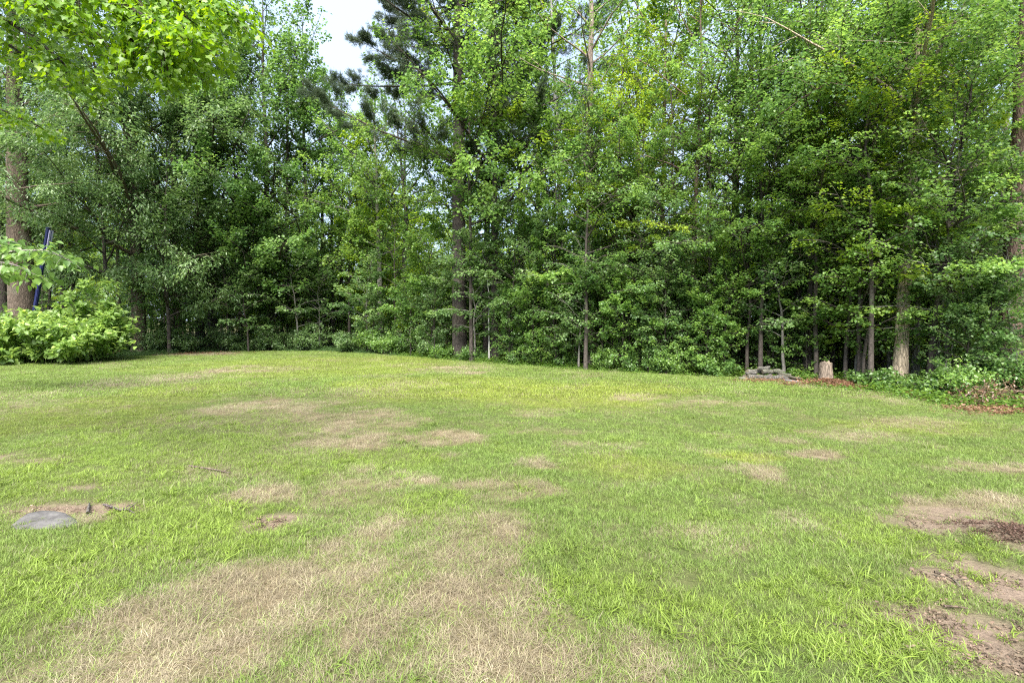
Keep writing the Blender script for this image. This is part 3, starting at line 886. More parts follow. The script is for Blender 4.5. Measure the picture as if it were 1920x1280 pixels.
tree(1686, 12.3, 'tan trunk with flared foot at the lawn edge, palest and closest on the right', 'maple', 16.5, 4.6, 4.2, .31, G_LIGHT, B_TAN, 131, lean=(.012, 0), taper=.55, flare=.3)
tree(1716, 12.7, 'thin grey trunk close beside the flared tan trunk', 'maple', 14, 4.9, 3.0, .13, G_MID, B_GREY, 132)
tree(1740, 13.2, 'dark medium trunk right of the flared tan trunk', 'oak', 16, 5.2, 3.6, .22, G_MID, B_DARK, 133, lean=(.015, 0))
o = tree(1888, 11.9, 'thick reddish furrowed trunk at the right rim rising out of the picture', 'oak', 23, 9.4, 4.0, .46, G_MID, B_RED, 134, lean=(.018, 0), taper=.4, sides=16, flare=.25)
tree(1866, 17, 'thin straight trunk close left of the thick reddish trunk', 'oak', 18, 6, 3.2, .2, G_MID, B_GREY, 135)
tree(1790, 17.5, 'slim dark trunk between the tan trunk and the thick reddish trunk', 'maple', 17, 4.4, 3.9, .2, G_LIGHT, B_DARK, 136)
tree(2160, 14.0, 'leafy tree just outside the right rim with boughs reaching in', 'maple', 16, 3.6, 4.4, .28, G_MID, B_DARK, 137)
tree(-95, 17.8, 'leafy tree just outside the left rim with grey-green boughs reaching in', 'hickory', 14, 5.2, 4.0, .36, G_GREY, B_BROWN, 138, front=0)
tree(140, 27.5, 'dark slim trunk in deep shade behind the light green bush', 'maple', 18, 5, 4.4, .3, G_MID, B_DARK, 139)

# ------------------------------------------------------------------ young trees and saplings under the wood's edge
SAP = [  # px, Y, H, R, colour, seed, words
    (466, 25.8, 4.4, 1.5, G_GREY, 'leaning grey sapling at the back left edge of the lawn'),
    (560, 26.6, 5.5, 2.0, G_GREY, 'bushy grey-green young tree at the back edge, left of the close three thin trunks'),
    (330, 25.5, 4.8, 1.9, G_MID, 'bushy young tree between the ivy-wrapped trunk and the two close dark trunks'),
    (430, 26.5, 6.5, 2.0, G_GREY, 'round young tree right of the two close dark trunks'),
    (690, 24.8, 4.0, 1.4, G_GREY, 'low young tree in front of the slender grey trunk'),
    (740, 25.0, 6.4, 1.8, G_LIGHT, 'young tree with flat light sprays right of the slender grey trunk'),
    (812, 22.5, 5.2, 1.7, G_LIGHT, 'young tree with level light sprays just left of the dark pine'),
    (890, 20.3, 4.6, 1.6, G_GREY, 'young tree with grey-green sprays hanging before the dark pine'),
    (960, 19.5, 5.4, 1.8, G_GREY, 'leafy young tree right of the pair beside the dark pine'),
    (1045, 17.6, 4.6, 1.7, G_GREY, 'wide young tree with layered leaves left of the dead-topped tree'),
    (1085, 16.9, 3.6, 1.3, G_GREY, 'small young tree close against the foot of the dead-topped tree'),
    (1160, 17.2, 5.8, 2.0, G_MID, 'young tree with arching sprays right of the dead-topped tree'),
    (1228, 16.2, 5.0, 1.9, G_GREY, 'dome-shaped young tree below the reddish slim trunk'),
    (1275, 15.9, 3.6, 1.3, G_MID, 'low young tree beside the thin lawn-edge trunk'),
    (1335, 15.5, 4.6, 1.6, G_LIGHT, 'light green young tree left of the double trunk'),
    (1400, 14.9, 6.2, 1.8, G_LIGHT, 'tall young tree leafing out above the log heap'),
    (1470, 14.2, 4.0, 1.5, G_GREY, 'young tree with blue-green leaves over the right end of the log heap'),
    (1585, 13.2, 5.0, 1.9, G_LIGHT, 'young tree spreading level sprays above the stump'),
    (1618, 12.7, 4.2, 1.3, G_LIGHT, 'young tree with pale level sprays left of the flared tan trunk'),
    (1755, 12.0, 4.6, 1.9, G_LIGHT, 'young tree with wide pale sprays right of the flared tan trunk'),
    (1665, 12.8, 2.2, 1.0, G_MID, 'knee-high young tree at the left foot of the flared tan trunk'),
    (1820, 11.8, 4.2, 1.7, G_GREY, 'young tree with blue-green sprays in front of the thick reddish trunk'),
    (1905, 11.5, 3.4, 1.4, G_GREY, 'young tree at the right rim behind the brush heap'),
    (1742, 11.9, 8.2, 1.8, G_LIGHT, 'tall light green young tree hiding the upper half of the flared tan trunk'),
    (1560, 15.2, 7.4, 2.1, G_YEL, 'yellow-green young tree lighting up behind the stump'),
    (1700, 14.8, 8.5, 2.4, G_YEL, 'tall yellow-green young tree above the flared tan trunk'),
    (1180, 19.0, 9.0, 2.3, G_YEL, 'narrow yellow-green young tree rising right of the dead-topped tree'),
    (850, 24.0, 9.5, 2.4, G_LIGHT, 'tall young tree with light leaves behind the dark pine'),
    (600, 27.6, 3.8, 1.4, G_DARK, 'low dark young tree at the foot of the close three thin trunks'),
]
for i, (px, Y, H, R, c, lab) in enumerate(SAP):
    tree(px, Y, lab, 'sapling', H, max(.5, H * .22), R, .035 + .014 * H, c, B_GREY if i % 3 == 1 and H < 6 else B_DARK, 300 + i, cat='young tree', sides=6, shape='wide', front=.25,
         group='young trees under the edge of the wood', nl=int(8 + H * 2.4), wob=.2, flare=.1)

# fuller trees that hang their leaves over the lawn edge
CURTAIN = [  # px, Y, H, hb, R, style, colour, words
    (205, 23.0, 13.5, 2.6, 3.8, 'hickory', G_GREY, 'drooping grey-green tree hanging low behind the light green bush'),
    (318, 24.4, 12.0, 1.6, 3.4, 'hickory', G_GREY, 'drooping grey-green tree between the ivy-wrapped trunk and the two close dark trunks'),
    (452, 27.2, 15.0, 1.8, 3.8, 'maple', G_MID, 'broad mid-green tree leafy to the ground right of the two close dark trunks'),
    (540, 28.4, 16.0, 2.4, 3.8, 'maple', G_MID, 'broad mid-green tree left of the close three thin trunks'),
    (655, 28.5, 11.0, 3.2, 3.0, 'maple', G_LIGHT, 'light green tree of middle height right of the close three thin trunks'),
    (985, 20.0, 10.5, 1.6, 2.4, 'maple', G_MID, 'mid-green tree of middle height two steps right of the pale thin stem'),
    (1040, 18.6, 9.0, 1.4, 2.2, 'sapling', G_LIGHT, 'light green tree of middle height left of the dead-topped tree'),
    (1150, 17.2, 10.0, 3.6, 1.9, 'sapling', G_YEL, 'narrow bright yellow-green tree close right of the dead-topped tree'),
    (1275, 17.0, 11.0, 4.2, 1.9, 'sapling', G_YEL, 'narrow bright yellow-green tree above the thin lawn-edge trunk'),
    (1205, 16.6, 7.2, 1.6, 2.2, 'sapling', G_MID, 'round mid-green tree left of the dome-shaped young tree'),
    (1330, 15.6, 9.0, 3.2, 2.2, 'sapling', G_LIGHT, 'light green tree leaning leaves over the double trunk'),
    (1425, 14.5, 8.2, 3.0, 2.1, 'sapling', G_LIGHT, 'light green tree spreading level sprays high above the log heap'),
    (1530, 13.7, 8.4, 2.9, 2.2, 'sapling', G_LIGHT, 'light green tree with level sprays high above the stump'),
    (1610, 12.9, 7.0, 2.2, 2.1, 'sapling', G_YEL, 'yellowish young tree with level sprays right of the stump'),
    (1775, 11.6, 7.0, 2.0, 1.6, 'sapling', G_LIGHT, 'light green tree spreading level sprays left of the thick reddish trunk'),
    (1835, 15.5, 10.5, 3.6, 2.2, 'maple', G_MID, 'mid-green tree filling the space left of the thick reddish trunk'),
    (1632, 12.2, 8.4, 4.2, 1.5, 'sapling', G_LIGHT, 'light green tree leafing out high left of the flared tan trunk'),
    (1098, 16.3, 8.6, 2.6, 1.7, 'sapling', G_MID, 'mid-green tree standing right before the dead-topped tree'),
    (1480, 16.4, 13.0, 4.2, 2.8, 'maple', G_LIGHT, 'light crowned tree behind the V-shaped pair'),
]
for i, (px, Y, H, hb, R, sty, c, lab) in enumerate(CURTAIN):
    tree(px, Y, lab, sty, H, hb, R, .03 + .012 * H, c, B_DARK, 400 + i, sides=8, shape='wide' if H < 9 else 'round', front=.35, nl=int(8 + H * 2.3), wob=.2, flare=.2, name='broadleaf_tree')

MARKS = [(0, 'the left rim'), (262, 'the ivy-wrapped trunk'), (390, 'the two close dark trunks'), (466, 'the leaning grey sapling'), (622, 'the close three thin trunks'), (716, 'the slender grey trunk'),
         (783, 'the slanting dark trunk'), (862, 'the dark pine'), (928, 'the pale thin stem'), (1045, 'the wide layered young tree'), (1103, 'the dead-topped tree'), (1228, 'the dome-shaped young tree'),
         (1298, 'the thin lawn-edge trunk'), (1383, 'the dark double trunk'), (1500, 'the V-shaped pair'), (1545, 'the stump'), (1630, 'the thin light brown trunk'), (1688, 'the flared tan trunk'), (1740, 'the dark medium trunk'), (1890, 'the thick reddish trunk')]
def behind(px):
    m_ = min(MARKS, key=lambda m_: abs(m_[0] - px))
    return ('left of ' if px < m_[0] else 'right of ') + m_[1]

# ------------------------------------------------------------------ trees deeper in the wood share the meshes built above
def copy_tree(src, x, y, rz, sc, label, group, leafc=None):
    r = src.copy(); COL.objects.link(r)
    r.location = (x, y, gz(x, y) - .03); r.rotation_euler = (0, 0, rz); r.scale = (sc, sc, sc * rnd.uniform(.9, 1.1))
    r['label'] = label; r['group'] = group
    for ch in src.children:
        if ch.name.startswith('ivy'): continue
        c = ch.copy(); COL.objects.link(c); c.parent = r
        if leafc and ch.name.startswith('crown'): c.color = tuple(leafc) + (1,)
    return r

srcs = [TREES[l][0] for l in TREES if TREES[l][1] >= 13 and 'pine' not in l and 'dead' not in l and 'bare' not in l]
rngd = random.Random(21)
deep = []
for row, (Y, step) in enumerate(((30, 125), (37, 110), (46, 95), (58, 85))):
    px = -150 + row * 37
    while px < 2080:
        e = edge_y(column(px, Y)[0])
        yy = Y + rngd.uniform(-3, 3)
        if px > 1200: yy -= 6 * min(1, (px - 1200) / 500)
        deep.append((px + rngd.uniform(-35, 35), yy))
        px += step
for px, Y in deep:
    x, y = column(px, Y)
    if float(beyond(np.array([x]), np.array([y]))[0]) < 4 or rngd.random() < (.12 if px < 560 else .4): continue
    gap = 560 < px < 800
    sc = rngd.uniform(.5, .62) if gap else (rngd.uniform(.8, 1.05) if px < 560 else rngd.uniform(.42, .58))
    copy_tree(rngd.choice(srcs), x, y, rngd.uniform(0, 6.28), sc, ('slender tree far back in the wood, ' if Y > 38 else 'slender tree some way back in the wood, ') + behind(px), 'trees deep in the wood',
              rngd.choice([G_MID, G_LIGHT, G_BACKLIT, G_BACKLIT, G_YEL]))
thick = []
for q in range(3):
    tm, cm = build_tree(700 + q, 'maple', [8, 10, 7][q], .7, [3.2, 3.4, 3.6][q], .2, sides=6, shape='wide', front=0, leafscale=1.75, dens=.42, nl=[30, 36, 26][q])
    o = empty('leafy_understory_tree', (0, 0, 0), 'low spreading tree filling the far back of the wood', 'tree', 'low trees filling the far back of the wood')
    put('trunk', tm, o, color=B_DARK); put('crown', cm, o, color=G_BACKLIT)
    thick.append(o)
first = list(thick)
px = -120
while px < 2060:
    for Yb in (40, 52):
        Y = Yb + rngd.uniform(-5, 5) - (8 if px > 1300 else 0)
        p_ = px + rngd.uniform(-30, 30)
        x, y = column(p_, Y)
        c_ = rngd.choice([G_BACKLIT, G_BACKLIT, G_YEL, G_LIGHT]) if p_ > 520 else rngd.choice([G_MID, G_DARK, G_BACKLIT, G_MID])
        if first:
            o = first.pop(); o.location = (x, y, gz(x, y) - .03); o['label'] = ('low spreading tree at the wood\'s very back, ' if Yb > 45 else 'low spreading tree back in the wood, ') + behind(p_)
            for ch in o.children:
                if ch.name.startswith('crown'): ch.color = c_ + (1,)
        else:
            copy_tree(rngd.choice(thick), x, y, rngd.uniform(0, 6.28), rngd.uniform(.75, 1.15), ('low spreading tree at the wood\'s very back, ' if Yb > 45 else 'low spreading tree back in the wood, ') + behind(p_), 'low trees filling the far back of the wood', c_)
    px += 62
saps = [TREES[l][0] for l in TREES if TREES[l][0].name.startswith('young_tree')]
for k in range(95):
    px = rngd.uniform(-60, 1980)
    x0 = column(px, 20)[0]
    Y = float(edge_y(x0)) + rngd.uniform(4, 26)
    x, y = column(px, Y)
    if float(beyond(np.array([x]), np.array([y]))[0]) < 3: continue
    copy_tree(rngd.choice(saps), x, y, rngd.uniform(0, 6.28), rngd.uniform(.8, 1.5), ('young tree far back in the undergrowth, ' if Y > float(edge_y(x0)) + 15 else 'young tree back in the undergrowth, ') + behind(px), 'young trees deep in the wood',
              rngd.choice([G_BACKLIT, G_YEL, G_BACKLIT, G_LIGHT]) if px > 480 else rngd.choice([G_MID, G_DARK, G_YEL]))

for k in range(88):
    px = 470 + 1480 * (k + rngd.random()) / 88
    Ys = np.arange(6, 32, .1)
    cxs = np.array([column(px, q)[0] for q in Ys])
    Ye = float(Ys[np.argmax(beyond(cxs, Ys) > 1.0)])         # where this column of the view enters the wood
    Y = Ye + rngd.uniform(1.5, 10) + (1.5 if px > 1560 else 0)
    x, y = column(px, Y)
    if float(beyond(np.array([x]), np.array([y]))[0]) < 1.1: continue
    copy_tree(rngd.choice(thick), x, y, rngd.uniform(0, 6.28), rngd.uniform(.30, .5), ('bright bush-like tree in the undergrowth, ' if Y > Ye + 6 else 'bright bush-like tree behind the lawn edge, ') + behind(px), 'leafy undergrowth trees just behind the front trunks',
              rngd.choice([G_BACKLIT, G_YEL, G_BACKLIT, G_LIGHT]))

# leafy bush-like trees right at the edge, leaves down to the ground
EDGE_BUSH = [(955, .5, .30), (1000, .6, .33), (1042, .5, .30), (1078, .7, .34), (1128, .6, .33), (1168, .5, .36), (1205, .7, .33), (1245, .5, .35), (1288, .8, .33), (1322, .6, .30), (1358, .8, .30),
             (1400, 2.2, .34), (1450, 1.9, .33), (1478, 2.4, .36), (1512, 1.6, .26), (1808, 1.6, .26), (1850, 1.8, .28), (700, .7, .36), (770, .8, .36), (815, .6, .33), (520, 1.0, .42), (450, 1.2, .42), (330, 1.0, .38)]
for k, (px, dy, sc) in enumerate(EDGE_BUSH):
    Ys = np.arange(6, 32, .05)
    cxs = np.array([column(px, q)[0] for q in Ys])
    Y = float(Ys[np.argmax(beyond(cxs, Ys) > .1)]) + dy
    x, y = column(px, Y)
    copy_tree(thick[k % 3], x, y, rngd.uniform(0, 6.28), sc, 'low leafy bush-like tree at the lawn edge, ' + behind(px), 'leafy bush-like trees at the lawn edge',
              (G_MID, G_LIGHT, G_LIGHT, G_GREY)[k % 4] if px > 900 else (G_MID, G_GREY)[k % 2])

# ------------------------------------------------------------------ shrubs along the lawn edge
shr = []
for i in range(5):
    tb, lv = build_shrub(500 + i, [1.0, 1.3, .8, 1.5, .6][i], [.9, 1.1, .8, 1.0, .7][i], [16, 20, 14, 18, 14][i], [.10, .09, .12, .10, .10][i], [.07, .07, .09, .06, .08][i], 70)
    shr.append((tb.mesh('stems', M_SMOOTHBARK), lv.mesh('foliage', M_LEAF)))
SHR = [(250, 24.8, 1), (285, 24.6, 3), (325, 25.4, 1), (350, 25.2, 0), (418, 26.3, 1), (448, 26.2, 4), (500, 26.7, 3), (540, 26.6, 1), (585, 26.3, 3), (650, 25.0, 1), (672, 25.6, 3), (700, 24.2, 1), (735, 23.4, 0), (765, 23.6, 1),
       (800, 22.3, 3), (835, 21.4, 2), (885, 20.4, 4), (985, 18.7, 1), (1020, 18.2, 0), (1062, 17.4, 2), (1140, 16.2, 3), (1212, 15.5, 1), (1262, 15.0, 3), (1340, 14.5, 2),
       (1625, 12.6, 4), (1650, 12.0, 4), (1722, 11.9, 4), (1765, 11.0, 4), (1800, 10.6, 0), (1838, 10.3, 4), (1870, 10.8, 1), (1925, 10.6, 0)]
seen_lab = {}
for i, (px, Y, k) in enumerate(SHR):
    near = min(MARKS, key=lambda m_: abs(m_[0] - px))
    size = ['low', 'waist-high', 'broad-leaved', 'upright', 'knee-high'][k]
    lab = '%s shrub at the lawn edge %s %s' % (size, 'left of' if px < near[0] else 'right of', near[1])
    if lab in seen_lab: lab = lab.replace(' shrub at', ' shrub, ' + ('farther' if Y > seen_lab[lab] else 'nearer') + ' one at')
    seen_lab[lab] = Y
    x, y = column(px, Y)
    o = empty('shrub', (x, y, gz(x, y) - .03), lab, 'shrub', 'shrubs along the lawn edge', rnd.uniform(0, 6.28))
    s = rnd.uniform(.8, 1.1) if px < 900 else rnd.uniform(.55, .8)
    o.scale = (s, s, s)
    put('stems', shr[k][0], o, color=B_DARK)
    put('foliage', shr[k][1], o, color=(G_GREY if px < 700 else rnd.choice([G_MID, G_LIGHT, G_MID])))

# ------------------------------------------------------------------ ground cover at the edge and under the trees
def sprig(seed, n, r, h, leaf):
    rng = np.random.default_rng(seed)
    lv = Leaves()
    a = rng.uniform(0, 2 * pi, n); rr = r * np.sqrt(rng.uniform(0, 1, n))
    P = np.stack([rr * np.cos(a), rr * np.sin(a), h * rng.uniform(.25, 1, n) * (1 - .5 * rr / r)], -1)
    o = np.stack([np.cos(a), np.sin(a), rng.uniform(-.3, .5, n)], -1)
    lv.add(P, o + rng.normal(0, .4, (n, 3)), np.array([0, 0, 1.0]) + rng.normal(0, .4, (n, 3)), leaf * rng.uniform(.6, 1.2, n), leaf * .7 * rng.uniform(.6, 1.2, n), np.clip(rng.normal(.5, .2, n), 0, 1))
    return lv.mesh('sprig', M_COVER)
rng = np.random.default_rng(31)
n = 90000
x = rng.uniform(-32, 22, n); y = rng.uniform(6, 48, n)
b = beyond(x, y)
dens = np.where(b < 1.6, 1.0, np.where(b < 5, .35, .12)) * np.where(y > 30, .5, 1)
k = (b > -.12) & (rng.uniform(size=n) < dens) & (np.abs(x) < y * 1.1 + 1)
x, y, b = x[k], y[k], b[k]
# leave the log heap, the stump's litter and the bare strip clear
for (px, Y, r) in ((1440, 13.3, .9), (1400, 13.6, .6), (1480, 12.9, .5), (1560, 12.5, .5), (1600, 12.0, .35)):
    cx, cy = column(px, Y)
    k = (x - cx) ** 2 + (y - cy) ** 2 > r * r
    x, y, b = x[k], y[k], b[k]
n = len(x)
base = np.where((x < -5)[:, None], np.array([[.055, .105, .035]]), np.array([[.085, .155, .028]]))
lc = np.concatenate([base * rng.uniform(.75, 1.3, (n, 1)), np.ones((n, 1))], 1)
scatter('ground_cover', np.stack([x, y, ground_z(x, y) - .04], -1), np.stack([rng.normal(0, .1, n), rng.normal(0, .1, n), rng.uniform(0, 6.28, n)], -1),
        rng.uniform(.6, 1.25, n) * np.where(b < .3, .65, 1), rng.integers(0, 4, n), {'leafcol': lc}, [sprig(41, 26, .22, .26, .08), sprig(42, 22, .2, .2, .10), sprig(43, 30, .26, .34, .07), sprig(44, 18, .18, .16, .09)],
        'low leafy ground cover along the edge of the wood and under the trees')

# ------------------------------------------------------------------ boughs built branch by branch where their leaves show large
def leaf_matrix(P, D, N, Sd, L, Wd):
    from mathutils import Matrix
    m_ = Matrix.Identity(4)
    for r in range(3):
        m_[r][0] = Sd[r] * Wd; m_[r][1] = D[r] * L; m_[r][2] = N[r] * L; m_[r][3] = P[r]
    return m_

def split_leaves(owner, lv, outline, material, color, origin, count=300, foliage='foliage', seed=1):
    """the leaves that show largest become parts, the rest one joined part"""
    P, D, N, Sd, L, Wd, t = lv.arrays()
    n = len(P)
    C = P + np.array(origin) - np.array([0, 0, CAM_Z])
    px = 960 + FPX * C[:, 0] / np.maximum(C[:, 1], .1); py = 600 - FPX * C[:, 2] / np.maximum(C[:, 1], .1)
    view = C / np.linalg.norm(C, axis=1, keepdims=True)
    size = L * (.35 + np.abs((N * view).sum(1))) / np.maximum(C[:, 1], .1)
    size = np.where((px > 0) & (px < 1920) & (py > 0) & (py < 1280), size, 0)
    order = np.argsort(-size)
    big, rest = order[:count], order[count:]
    k = len(outline); O = np.array(outline)
    h = np.abs(O[:, 0]) * .22 - (O[:, 1] ** 2) * .14
    V = np.concatenate([np.stack([O[:, 0], O[:, 1], h], -1), [[0, .42, -.02]]])
    me = new_mesh('leaf', V, np.array([[i, (i + 1) % k, k] for i in range(k)]), None, material, False, {'tint': np.full(k, .5)})
    rng = np.random.default_rng(seed)
    for i in big:
        o = bpy.data.objects.new('leaf', me); COL.objects.link(o); o.parent = owner
        o.matrix_local = leaf_matrix(P[i], D[i], N[i], Sd[i], L[i], Wd[i])
        f = .62 + .76 * t[i]
        o.color = (color[0] * f * (1 + .25 * (t[i] - .5)), color[1] * f, color[2] * f, 1)
    if len(rest):
        tag(put(foliage, lv.shaped(foliage, material, outline, rest), owner, color=color), kind='stuff')

def bough_tree(name, label, cat, base, H, dia, boughs, outline, leaf, wid, per_m, color, barkc, seed, spread=.26, hang=.5, twig=.42, count=300, extra=None):
    rng = np.random.default_rng(seed)
    bx, by = base
    o = empty(name, (bx, by, gz(bx, by) - .03), label, cat)
    org = np.array([bx, by, o.location.z])
    tb, lv = Tubes(), Leaves()
    TP = trunk_line(rng, H, (0, 0), .1)
    TP[0, 2] = -.1
    tb.add(TP, dia / 2 * np.clip((1 - np.linspace(0, 1, 14)) ** .7, .15, 1) * (1 + .4 * np.exp(-TP[:, 2] / .3)), 10, .04, rng)
    for pts in boughs:
        W_ = np.array([at_height(*q) for q in pts]) - org
        h0 = min(max(W_[0][2] - .5, .4), H * .9)
        start = np.array([np.interp(h0, TP[:, 2], TP[:, i]) for i in range(3)])
        W_ = np.concatenate([[start], W_])
        # smooth the path
        tt = np.linspace(0, len(W_) - 1, 4 * len(W_))
        path = np.stack([np.interp(tt, np.arange(len(W_)), W_[:, i]) for i in range(3)], -1)
        for _ in range(2): path[1:-1] = (path[:-2] + 2 * path[1:-1] + path[2:]) / 4
        ln = np.linalg.norm(np.diff(path, axis=0), axis=1).sum()
        tb.add(path, np.linspace(.012 + .007 * ln, .004, len(path)), 6)
        ns = max(4, int(ln / .2))
        for s_ in range(ns + 1):
            f = .18 + .82 * s_ / ns
            q = f * (len(path) - 1); a = min(int(q), len(path) - 2)
            p0 = path[a] * (1 - q + a) + path[a + 1] * (q - a)
            ld = unit(path[a + 1] - path[a])
            ang = (1 if s_ % 2 else -1) * radians(rng.uniform(35, 85)) if s_ < ns else 0
            d = unit(np.array([ld[0] * cos(ang) - ld[1] * sin(ang), ld[0] * sin(ang) + ld[1] * cos(ang), ld[2] * .5 + rng.normal(-.1, .2)]))
            l2 = twig * rng.uniform(.5, 1.4) * (1.2 - .4 * f)
            tw = np.array([p0, p0 + d * l2 * .5 - [0, 0, .03 * l2], p0 + d * l2 - [0, 0, .16 * l2]])
            tb.add(tw, [.006, .004, .002], 4, cap=False)
            n = max(3, int(per_m * l2))
            tp = rng.uniform(.1, 1.05, n)
            b_ = np.stack([np.interp(tp * 2, [0, 1, 2], tw[:, i]) for i in range(3)], -1)
            sd = unit(np.cross(d, [0, 0, 1.0])); off = rng.normal(0, 1, n)
            b_ = b_ + sd * (off * spread * .5)[:, None] + rng.normal(0, .05, (n, 3))
            dv = d * .6 + sd * (np.sign(off) * rng.uniform(.2, 1, n))[:, None] + rng.normal(0, .3, (n, 3)) + [0, 0, -hang]
            nn = np.array([0, 0, 1.0]) + rng.normal(0, .4, (n, 3))
            ls = rng.uniform(.65, 1.15, n)
            lv.add(b_, dv, nn, leaf * ls, wid * ls, np.clip(rng.normal(.5, .1) + rng.normal(0, .16, n), 0, 1))
    put('trunk', tb.mesh('trunk', M_BARK), o, color=barkc)
    split_leaves(o, lv, outline, M_LEAF_THIN, color, org, count, seed=seed)
    return o

bough_tree('maple_tree', 'bright yellow-green maple boughs with large lobed leaves hanging into the top left corner', 'tree', (-8.3, 5.2), 9.5, .42,
    [[(-250, -60, 5.3), (-60, -10, 5.2), (90, 90, 5.1), (165, 165, 5.0)], [(-250, -120, 5.2), (-40, -60, 5.0), (100, 10, 4.9), (170, 80, 4.8)],
     [(-260, -20, 5.6), (-80, 40, 5.5), (30, 90, 5.4), (100, 150, 5.3)], [(-200, -200, 5.0), (60, -100, 4.8), (215, 0, 4.7), (330, 65, 4.6), (372, 76, 4.6)],
     [(-100, -220, 5.0), (120, -110, 4.9), (260, 30, 4.8), (235, 105, 4.8)], [(-100, -240, 5.1), (180, -120, 5.0), (330, -10, 4.9), (405, 8, 4.8), (432, 30, 4.7)],
     [(40, -150, 5.0), (230, -40, 4.9), (300, 60, 4.8), (310, 110, 4.8)], [(-250, -150, 4.8), (-30, -90, 4.7), (60, -30, 4.6), (150, 30, 4.6)], [(60, -160, 5.2), (300, -60, 5.1), (350, 30, 5.0), (362, 85, 5.0)],
     [(-260, 120, 6.5), (-120, 150, 6.4), (0, 205, 6.3), (70, 235, 6.3)]],
    MAPLE, .056, .058, 150, G_BRIGHT, B_DARK, 901, twig=.34, spread=.2)

bough_tree('young_tree', 'near green bough with broad leaves crossing in front of the navy pole at the left', 'young tree', (-12.6, 10.8), 5.5, .16,
    [[(-90, 500, 10.9), (20, 470, 10.8), (90, 468, 10.7), (132, 490, 10.6)], [(-90, 500, 10.7), (0, 490, 10.6), (40, 500, 10.5), (60, 512, 10.5)], [(-90, 470, 11.2), (-20, 455, 11.1), (40, 470, 11.0), (110, 478, 10.9)], [(-90, 450, 11.2), (-40, 440, 11.1), (10, 452, 11)]],
    OVATE, .165, .125, 28, (.125, .215, .052), B_GREY, 902, spread=.3, hang=.7, count=90)

# ------------------------------------------------------------------ the light green bush at the left
def big_bush(px, Y, label, H, R, stems, seed, color, count):
    x, y = column(px, Y)
    o = empty('bush', (x, y, gz(x, y) - .03), label, 'bush')
    tb, lv = build_shrub(seed, H, R, stems, .19, .12, 34, .6, .07)
    put('stems', tb.mesh('stems', M_SMOOTHBARK), o, color=(.10, .13, .05))
    split_leaves(o, lv, OVATE, M_LEAF_THIN, color, (x, y, o.location.z), count, seed=seed)
    return o
big_bush(105, 19.0, 'broad light green bush with large leaves at the left edge of the lawn', 1.9, 2.35, 64, 911, G_BUSH, 200)
big_bush(178, 20.0, 'taller arching light green bush rising behind the right end of the broad one', 3.0, 1.5, 36, 912, G_BUSH, 120)
big_bush(-30, 18.4, 'light green bush cut off by the left rim beside the broad one', 1.8, 1.6, 34, 913, G_BUSH, 80)

def weed_stalk(px, py, Y, label, seed):
    rng = np.random.default_rng(seed)
    x, y = column(px, Y)
    z1 = at_height(px, py, Y).z
    o = empty('tall_weed', (x, y, gz(x, y) - .03), label, 'weed', 'tall weeds standing out of the light green bush')
    tb, lv = Tubes(), Leaves()
    P = np.array([[0, 0, 0], [.03, 0, z1 * .5], [.05 + rng.normal(0, .05), 0, z1]])
    tb.add(P, [.012, .009, .004], 5)
    n = 34
    h = np.linspace(.45, 1, n); a = np.arange(n) * 2.4
    b_ = np.stack([np.interp(h, [0, .5, 1], P[:, i]) for i in range(3)], -1)
    d = np.stack([np.cos(a), np.sin(a), .5 - .2 * h], -1)
    lv.add(b_, d, np.array([0, 0, 1.0]) + .3 * d, .34 * (1.25 - .75 * h), .06, np.clip(rng.normal(.6, .15, n), 0, 1))
    put('stalk', tb.mesh('stalk', M_SMOOTHBARK), o, color=(.12, .16, .05))
    put('foliage', lv.shaped('foliage', M_LEAF_THIN, OVATE), o, color=G_BUSH)
for q, (px, py, words_) in enumerate(((44, 583, 'left'), (86, 590, 'middle'), (128, 594, 'right'))):
    weed_stalk(px, py, 18.2, '%s one of three tall narrow-leaved weeds topping the light green bush' % words_, 930 + q)

# ------------------------------------------------------------------ leaning navy pole
M_NAVY = simple('navy_paint', (.016, .020, .075), .35, .3, 6, .1)
M_PALE = simple('pale_vinyl', (.40, .38, .56), .5, .25, 5, .15)
M_WHITE = simple('white_label', (.75, .76, .80), .5, .08, 12, .05)
p0, p1 = at_height(61, 606, 19.3), at_height(91, 428, 19.3)
x0, y0 = p0.x, p0.y
d_ = (p1 - p0).normalized()
p0 = p0 - d_ * (p0.z / d_.z)
pole = empty('leaning_pole', p0, 'tall navy blue pole leaning by the broad brown trunk, pale panel on its upper end', 'pole')
pole.rotation_mode = 'QUATERNION'
pole.rotation_quaternion = d_.to_track_quat('Z', 'Y')
Lp = (p1 - p0).length
def box_mesh(name, x0, x1, y0, y1, z0, z1, m_, bev=.008):
    import bmesh
    bm = bmesh.new()
    bmesh.ops.create_cube(bm, size=1)
    for v in bm.verts:
        v.co = ((x0 + x1) / 2 + v.co.x * (x1 - x0), (y0 + y1) / 2 + v.co.y * (y1 - y0), (z0 + z1) / 2 + v.co.z * (z1 - z0))
    bmesh.ops.bevel(bm, geom=bm.edges[:], offset=bev, segments=2, affect='EDGES')
    me = bpy.data.meshes.new(name); bm.to_mesh(me); bm.free(); me.materials.append(m_)
    return me
put('shaft', box_mesh('shaft', -.06, .06, -.055, .055, -.2, Lp - .02, M_NAVY, .02), pole)
put('upper_panel', box_mesh('upper_panel', -.05, .13, -.10, -.073, Lp - .95, Lp - .06, M_PALE), pole)
put('panel_rib', box_mesh('panel_rib', .02, .035, -.115, -.1025, Lp - .93, Lp - .08, M_NAVY, .003), pole)
put('end_cap', box_mesh('end_cap', -.07, .07, -.065, .065, Lp - .018, Lp + .03, M_NAVY, .01), pole)
